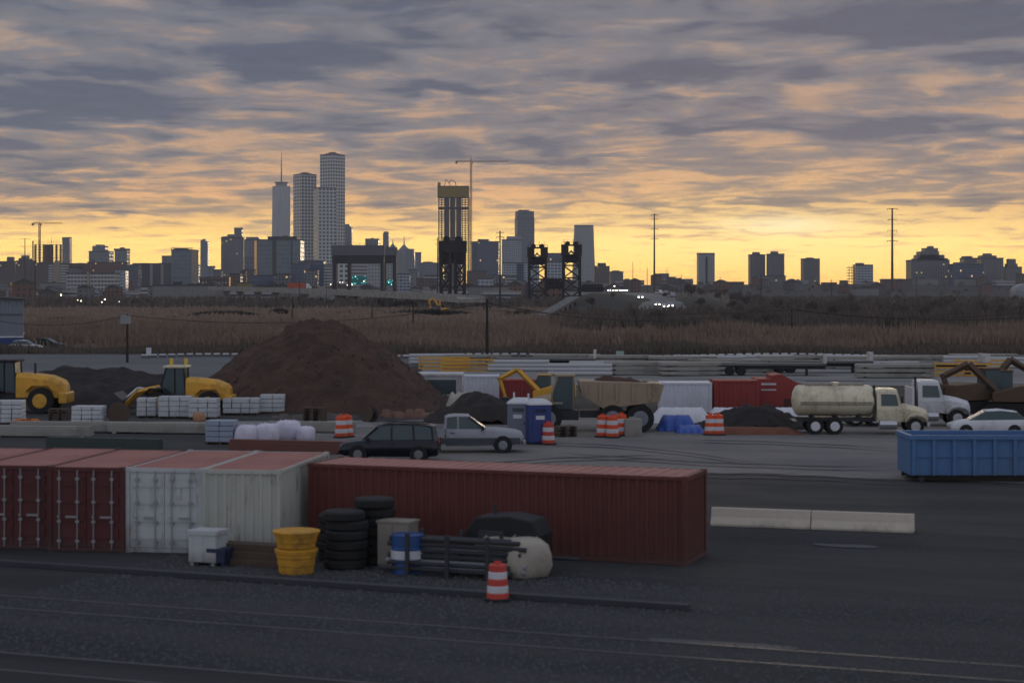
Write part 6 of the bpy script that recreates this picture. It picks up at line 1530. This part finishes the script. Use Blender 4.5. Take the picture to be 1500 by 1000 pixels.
# ------------------------------------------------------------------ tanker trucks
def tanker(label, px, py, m, tank=True, rz=R(-2), sc=1.0, roofm=None):
    x, y, z = at(px, py); t = thing('tank_truck' if tank else 'flat_nosed_truck' if False else ('tank_truck' if tank else 'bonneted_truck'), label, 'truck', (x, y+1.2, 0), rz); t.scale = (sc,)*3
    MB().box(-4.2, 3.0, -.45, .45, .75, 1.0).build('chassis', M_STEEL, t)
    if tank:
        q = MB(); q.smooth = True; L0, L1 = -4.3, .15; prof = [(.15,L0-.28),(.6,L0-.2),(.92,L0-.04),(1.0,L0+.12),(1.0,L1-.12),(.92,L1+.04),(.6,L1+.2),(.15,L1+.28)]
        n = 32; vs = []
        secs = [[(xx, r*1.12*math.cos(2*math.pi*i/n), 1.98+r*.92*math.sin(2*math.pi*i/n)) for i in range(n)] for r, xx in prof]; q.loft(secs); q.build('tank', m, t, fix=True)
        k = MB(); k.box(-4.2, .1, -1.16, -1.13, 1.9, 1.94); k.box(-4.2,.1,-1.14,-1.1,1.78,1.82); k.build('side_pipe', M_STEEL, t)
        c = MB(); c.lathe([(.3,0),(.3,.16),(.25,.2)], 16, (-2, 0, 2.88)); c.build('hatch', m, t)
        w = MB(); w.box(-3.8,-.3,-.25,.25,2.93,2.96); w.tube((-3.8,-.3,3.15),(-.3,-.3,3.15),.02,None,5); w.build('walkway', M_STEEL, t)
        for xx in (-3.4,-2.0,-.6): 
            s_ = MB(); s_.box(xx-.08,xx+.08,-.7,.7,1.001,1.2); s_.build('saddle', M_STEEL, t)
        b = MB(); b.box(-4.6,-4.3,-1.1,1.1,.5,.8); b.build('rear_bumper', M_STEEL, t)
    else:
        q = MB(); q.box(-4.2, .1, -1.2, 1.2, 1.05, 1.2); q.build('flat_bed', M_STEEL, t); q = MB(); q.box(-.02,.1,-1.2,1.2,1.201,2.3); q.build('headboard', m, t)
    c = MB(); c.loft([[(xx,-1.05,.8),(xx,-1.1,1.5),(xx,-.98,zt-.12),(xx,-.85,zt),(xx,.85,zt),(xx,.98,zt-.12),(xx,1.1,1.5),(xx,1.05,.8)] for xx, zt in ((.35,2.62),(.6,2.72),(1.55,2.7),(1.85,1.85))]); c.build('cab', m, t, fix=True)
    g = MB()
    for s in (-1, 1): g.add([(.6,s*1.095,1.72),(1.62,s*1.085,1.72),(1.5,s*1.015,2.4),(.6,s*1.02,2.42)], [(0,1,2,3) if s < 0 else (3,2,1,0)])
    g.add([(1.875,-.95,1.82),(1.875,.95,1.82),(1.65,.82,2.52),(1.65,-.82,2.52)], [(0,1,2,3)]); g.build('window', M_GLASS, t)
    h = MB(); h.loft([[(xx,-w_,.75),(xx,-w_,zt-.25),(xx,-w_*.6,zt),(xx,w_*.6,zt),(xx,w_,zt-.25),(xx,w_,.75)] for xx, w_, zt in ((1.86,.85,1.82),(2.8,.8,1.66),(3.35,.74,1.48),(3.45,.7,1.3))]); h.build('hood', m, t, fix=True)
    for s in (-1, 1): MB().loft([[(xx, s*.72, z0), (xx, s*1.14, z0), (xx, s*1.14, z0+.12), (xx, s*.72, z0+.2)] for xx, z0 in ((2.0,.75),(2.3,1.08),(2.7,1.14),(3.1,1.05),(3.35,.8))]).build('front_fender', m, t, fix=True)
    MB().box(3.3, 3.5, -1.1, 1.1, .45, .72).build('bumper', mat('chrome', lin((190,192,198)), .2, .8), t, bevel=.03); MB().box(3.455,3.5,-.5,.5,.75,1.2).build('grille', M_DARK, t)
    for s in (-1, 1): MB().cbox(3.33, s*.92, .95, .12, .2, .18).build('headlight', MATS['clear_lens'], t); 
    for s in (-1, 1):
        q = MB(); q.cbox(1.8, s*1.3, 2.1, .1, .2, .42); q.tube((1.75,s*1.05,1.95),(1.8,s*1.3,2.0),.02,None,4); q.build('mirror', M_DARK, t)
    for xx, dual in ((-3.3,1),(-2.15,1),(2.65,0)):
        for s in (-1, 1):
            q = MB(); tyre_wheel(q, (xx, s*.92, .5), .5, .5 if dual else .3, 'y', 22); o = q.build('wheel', M_BLACK, t); q = MB(); rim(q, (xx, s*.92, .5), .5, .52 if dual else .32); q.build('rim', M_WHITE, o)
    q = MB(); q.tube((.2,-.95,1.0),(.2,-.95,2.95),.07,None,10); q.build('exhaust_stack', M_STEEL, t)
    q = MB(); q.lathe([(.3,-.5),(.3,.5)], 16, (1.0,-1.0,.62), 'x'); q.build('fuel_tank', mat('chrome', lin((190,192,198)), .2, .8), t)
tanker('cream tank truck with rounded tank facing right', 1278, 637, mat('cream_truck_paint', lin((216,208,180)), .4, 0, .08, 1, dirt=(lin((130,120,96)), .6), streak=(lin((120,96,70)), .6)), sc=.93)
tanker('white bonneted truck half hidden behind the cream tank truck cab', 1338, 625, M_WHITE, tank=False, sc=1.0)
# white car at the lower right behind the blue dumpster
def fastback(label, px, py, m, rz, z=0):
    x, y, _ = at(px, py); hatch(label, (x, y+.8, 0), rz, m)
fastback('white car partly hidden behind the blue dumpster rim', 1452, 640, M_WHITE, R(176))

# ------------------------------------------------------------------ mid-yard containers, tarps, machinery
def cont2(label, px0, px1, py_top, py_bot, m, roofm, d=None, rz=0, doors=False, L=None, name='shipping_container'):
    d = d or GD(py_bot); W_m = (px1-px0)/F*d; L = L or W_m; H = PZ(py_top, d)
    return container(label, (PX((px0+px1)/2, d), d+1.22, 0), rz, L, m, roofm, doors, H=H, name=name)
M_WHC = mat('white_container_paint', lin((206,208,220)), .6, 0, .06, .5, dirt=(lin((150,146,140)), .35)); M_RED2 = mat('brighter_red_container_paint', lin((150,58,56)), .7, 0, .12, .6, dirt=(lin((110,54,48)), .5), streak=(lin((96,56,42)), .6))
cont2('white container in the mid yard, left neighbour of the brighter red one', 968, 1043, 560, 606, M_WHC, M_WHC, d=116)
cont2('brighter red container in the mid yard, right of the white one', 1046, 1112, 557, 606, M_RED2, M_RED2, d=117)
t = thing('red_shed', 'brighter red corrugated shed with a low stepped ridge and pale vents', 'shed', (PX(1148,119), 120, 0)); q = MB(); s = 119/F
q.side([(-36*s,0),(44*s,0),(44*s,PZ(568,119)),(20*s,PZ(560,119)),(0,PZ(549,119)),(-14*s,PZ(551,119)),(-14*s,PZ(556,119)),(-36*s,PZ(556,119))], 0, 3); q.build('wall', M_RED2, t)
for k, (a, b) in enumerate(((562,565),(571,573))): MB().box(-30*s, -8*s, -.04, -.003, PZ(b,119), PZ(a,119)).build('vent', M_WHITE, t)
MB().box(4*s, 22*s, -.05, -.003, .05, PZ(585,119)).build('door', M_REDD, t)
cont2('long white trailer box behind the dirt mound on its right side', 679, 731, 550, 600, M_WHC, M_WHC, d=126)
cont2('dull red container right of the white trailer box, behind the toilets', 732, 800, 556, 600, M_RED2, M_RED2, d=127)
# coach-like site office with dark windows
t = thing('site_office', 'white site office with a long dark window strip behind the brown mound foot', 'site office', (PX(648,128), 128, 0)); s = 128/F
MB().box(-40*s, 29*s, 0, 2.6, .4, PZ(550,128)).build('wall', M_WHITE, t); MB().box(-41*s, 30*s, -.15, 2.75, PZ(550,128)+.003, PZ(547,128)).build('roof', M_WHITE, t)
MB().box(-26*s, 20*s, -.04, -.003, PZ(577,128), PZ(556,128)).build('window', M_GLASS, t)
for xx in (-38*s, 0, 26*s): MB().box(xx-.15, xx+.15, .1, .4, 0, .399).build('support', M_STEEL, t)
# tarpaulins
def tarp(label, px0, px1, py_top, py_bot, m, dpt=2.2, seed=1, name='tarpaulin_cover'):
    d = GD(py_bot); s = d/F; W = (px1-px0)*s; H = PZ(py_top, d); rg = random.Random(seed); n = 26; k = 9; q = MB(); q.smooth = True; vs = []
    from mathutils import noise as N_
    for j in range(k):
        v = j/(k-1)
        for i in range(n):
            u = i/(n-1); e = min(1, min(u, 1-u)*7); f = min(1, min(v, 1-v)*3.2+.0)
            z = H*(.25+.75*e)*(.05+.95*f**.6)*(1-.3*abs(N_.noise(Vector((u*5+seed, v*2, 0))))) if 0 < v < 1 else .02
            vs.append(((u-.5)*W, v*dpt+.15*math.sin(u*25+seed)*(v == 0), z))
    q.add(vs, [(j*n+i, j*n+i+1, (j+1)*n+i+1, (j+1)*n+i) for j in range(k-1) for i in range(n-1)])
    o = q.build(name, m, None, loc=(PX((px0+px1)/2, d), d, 0)); tag(o, label, 'tarpaulin')
M_TARPW = mat('white_tarp', lin((206,208,216)), .5, 0, .08, 1); M_TARPB = mat('blue_tarp', lin((44,84,168)), .5, 0, .15, 1)
tarp('white tarpaulin draped over a load in front of the white mid-yard container', 955, 1045, 598, 620, M_TARPW, seed=2)
tarp('blue tarpaulin over a heap, left of the twin striped drums', 965, 1022, 609, 632, M_TARPB, seed=5)
tarp('small brighter blue tarpaulin flat on the ground by the twin striped drums', 992, 1034, 624, 635, M_TARPB, seed=8)
tarp('white tarpaulin draped in front of the red mid-yard container', 1040, 1100, 598, 615, M_TARPW, seed=11)
tarp('white tarpaulin between the dark heap and the cream tank truck', 1124, 1188, 598, 614, M_TARPW, seed=14)
tarp('tan tarpaulin lump right of the dirt mound, left of the dark heap', 653, 697, 575, 600, mat('tan_tarp', lin((170,164,150)), .8), seed=17)
tarp('rusty brown sheet lying flat in front of the dark heap', 1035, 1178, 627, 637, mat('rust_sheet', lin((108,66,48)), .9), seed=20)
# dark machinery at right and yellow crawler parts
def crawler(label, px, py, rz, mb_, sc=1.0):
    x, y, z = at(px, py); t = thing('crawler_excavator', label, 'excavator', (x, y+1.5, 0), rz); t.scale = (sc,)*3
    for yy in (-1.1, 1.1):
        q = MB(); q.side([(-2.0,.35),(-1.6,0),(1.6,0),(2.0,.35),(2.0,.6),(1.6,.9),(-1.6,.9),(-2.0,.6)], yy-.3, yy+.3); q.build('track', M_BLACK, t)
    q = MB(); q.side([(-2.3,1.0),(1.4,1.0),(1.4,1.6),(-.4,2.1),(-2.3,2.0)], -1.25, 1.25); q.build('body', mb_, t, bevel=.06)
    q = MB(); q.side([(.0,1.62),(1.4,1.62),(1.5,2.2),(1.1,2.95),(.0,2.95)], -1.25, -.3); q.build('cab', M_GLASS, t, bevel=.02); MB().box(-.05,1.2,-1.3,-.25,2.952,3.05).build('cab_roof', mb_, t)
    q = MB(); q.tube((1.0,.2,1.6),(2.9,.2,3.5),.26,.24,4); q.tube((2.9,.2,3.5),(4.6,.2,2.6),.24,.2,4); q.build('boom', mb_, t); MB().tube((4.6,.2,2.8),(4.0,.2,.9),.2,.14,4).build('arm', mb_, t)
    q = MB(); q.side([(3.7,1.0),(4.4,1.0),(4.6,.4),(4.1,.1),(3.5,.5)], -.3, .7); q.build('bucket', M_STEEL, t)
crawler('dark brown crawler excavator at the right behind the white truck', 1436, 610, R(20), mat('dark_brown_machine', lin((84,66,50)), .7, 0, .2), 1.0)
crawler('yellow crawler excavator behind the portable toilets, arm to the left', 806, 600, R(172), M_YEL, .75)
crawler('dark machine cut by the right picture edge', 1494, 612, R(168), mat('dark_brown_machine', lin((84,66,50)), .7), .95)
# stored precast beams, pipes and barriers on the pale storage ground
rs3 = random.Random(21)
STO = [('stored_pipe_bundle', 'bundle of pale pipes lying on the storage ground behind the yard', 'pipe bundle', 'bundles of pale pipes on the storage ground'), ('stored_beam_stack', 'stack of pale concrete beams on the storage ground behind the yard', 'beam stack', 'beam stacks on the storage ground'),
       ('stored_frame_stack', 'stack of dull yellow steel frames on the storage ground behind the yard', 'frame stack', 'yellow frame stacks on the storage ground'), ('flat_trailer', 'low flatbed trailer parked on the storage ground behind the yard', 'trailer', 'flatbed trailers on the storage ground')]
def stored(k):
    nm, lb, ct, gp = STO[k]; t = thing(nm, lb, ct, (0,0,0), 0, gp)
    if k == 0:
        q = MB()
        for r_ in range(3):
            for c in range(5-r_): q.tube((-3,-.9+c*.42+r_*.21,.2+r_*.36),(3,-.9+c*.42+r_*.21,.2+r_*.36),.2,None,10)
        q.build('pipes', mat('pale_pipe', lin((172,174,176)), .5, 0, .1), t)
        for x in (-2, 2): MB().box(x-.04, x+.04, -1.15, 1.0, -.0, .02).build('bearer', M_CONCD, t)
    elif k == 1:
        for j in range(3):
            q = MB(); q.box(-3.5, 3.5, -.8, .8, .12+j*.42, .42+j*.42); q.build('beam', M_CONC, t, bevel=.03)
            for x in (-2.6, 2.6): MB().box(x-.08,x+.08,-.8,.8,j*.42+.005,.115+j*.42).build('bearer', mat('old_timber', lin((84,72,62)), .95), t)
    elif k == 2:
        q = MB()
        for j in range(4):
            for y in (-.7, .7): q.box(-2.6, 2.6, y-.06, y+.06, j*.35, j*.35+.12)
            for x in (-2.5, -.9, .9, 2.5): q.box(x-.06, x+.06, -.639, .639, j*.35+.01, j*.35+.11)
            for x in (-2.5, 2.5): q.box(x-.05, x+.05, -.75, -.65, j*.35+.121, j*.35+.349)
        q.build('frames', M_YEL, t)
    else:
        MB().box(-5, 5, -1.2, 1.2, .95, 1.15).build('deck', M_CONCD, t); MB().box(-5, 5, -.4, .4, .6, .949).build('chassis', M_STEEL, t); MB().box(4.9, 5.0, -1.2, 1.2, 1.151, 2.0).build('headboard', M_WHITE, t)
        for x in (-4, -2.9):
            for s in (-1, 1): 
                q = MB(); tyre_wheel(q, (x, s*.95, .45), .45, .4); q.build('wheel', M_BLACK, t)
        MB().box(3.2,3.35,-.5,.5,0,.599).build('landing_leg', M_STEEL, t)
    register(t); return t
ST = [stored(k) for k in range(4)]; used = [False]*4
PL = [(2,650,541),(2,684,543),(0,640,534),(1,700,536),(3,800,541),(0,760,545),(1,830,536),(0,880,545),(1,912,539),(0,960,536),(1,940,548),(1,1000,541),(0,1050,536),(1,1080,544),(0,1120,536),(1,1160,540),(3,1200,546),
      (0,1240,536),(1,1260,541),(0,1300,545),(1,1330,538),(3,1370,548),(0,1400,536),(2,1436,545),(1,1440,537),(0,1490,538),(1,1020,549),(0,850,550),(3,1130,550),(1,1310,552),(2,1410,552)]
for k, px, py in PL:
    d = GD(py + rs3.uniform(-1.5, 1.5)) ; loc = (PX(px, d), d, .02); rz = R(rs3.uniform(-14, 14))
    if d < 150: pass
    if not used[k]: used[k] = True; ST[k].location = loc; ST[k].rotation_euler = (0,0,rz)
    else: dup(ST[k], loc, rz)
# row of small white-topped marker blocks along the far edge of the yard
mk = None
for i in range(96):
    px = 212 + i*13.2; d = 209 + 4*math.sin(i*.2); 
    if px > 1480: break
    if mk is None:
        mk = thing('marker_block', 'small white-topped kerb block in the long row at the marsh edge', 'kerb block', (PX(px,d), d, 0), 0, 'row of white-topped kerb blocks'); MB().box(-.42,.42,-.2,.2,0,.3).build('base', M_CONCD, mk, bevel=.03); MB().box(-.36,.36,-.18,.18,.302,.46).build('white_top', M_WHITE, mk, bevel=.03); register(mk)
    else: dup(mk, (PX(px,d), d, 0), 0)
q = MB()
# signs at the marsh edge
for px, py, w2, m, lb in ((908,519,.9,mat('pale_green_sign', lin((150,172,164)), .6),'small pale green board on a post at the marsh edge'),(993,524,.75,M_WHITE,'small white board on a post at the marsh edge'),(218,514,.6,M_WHITE,'small white board near the left lot edge')):
    d = 206; t = thing('small_sign', lb, 'sign', (PX(px,d), d, 0)); MB().tube((0,.03,0),(0,.03,PZ(py,d)),.05,None,6).build('post', M_STEEL, t); MB().box(-w2/2,w2/2,-.05,-.02,PZ(py,d)-.5,PZ(py,d)+.4).build('board', m, t)
# ------------------------------------------------------------------ air
hz = MB(); hz.box(-4300, 4300, -260, 8700, -1.5, 640)
hm = bpy.data.materials.new('haze'); hm.use_nodes = True; t = NT(hm.node_tree); t.n.clear()
pv = t.new('ShaderNodeVolumePrincipled'); pv.inputs['Color'].default_value = (*lin((212,215,222)), 1); pv.inputs['Density'].default_value = 8.5e-5; pv.inputs['Anisotropy'].default_value = 0.1
o_ = t.new('ShaderNodeOutputMaterial'); t.l.new(pv.outputs[0], o_.inputs['Volume'])
ho = hz.build('haze', hm); tag(ho, 'thin blue-grey dawn haze over the whole view', 'haze', kind='stuff')
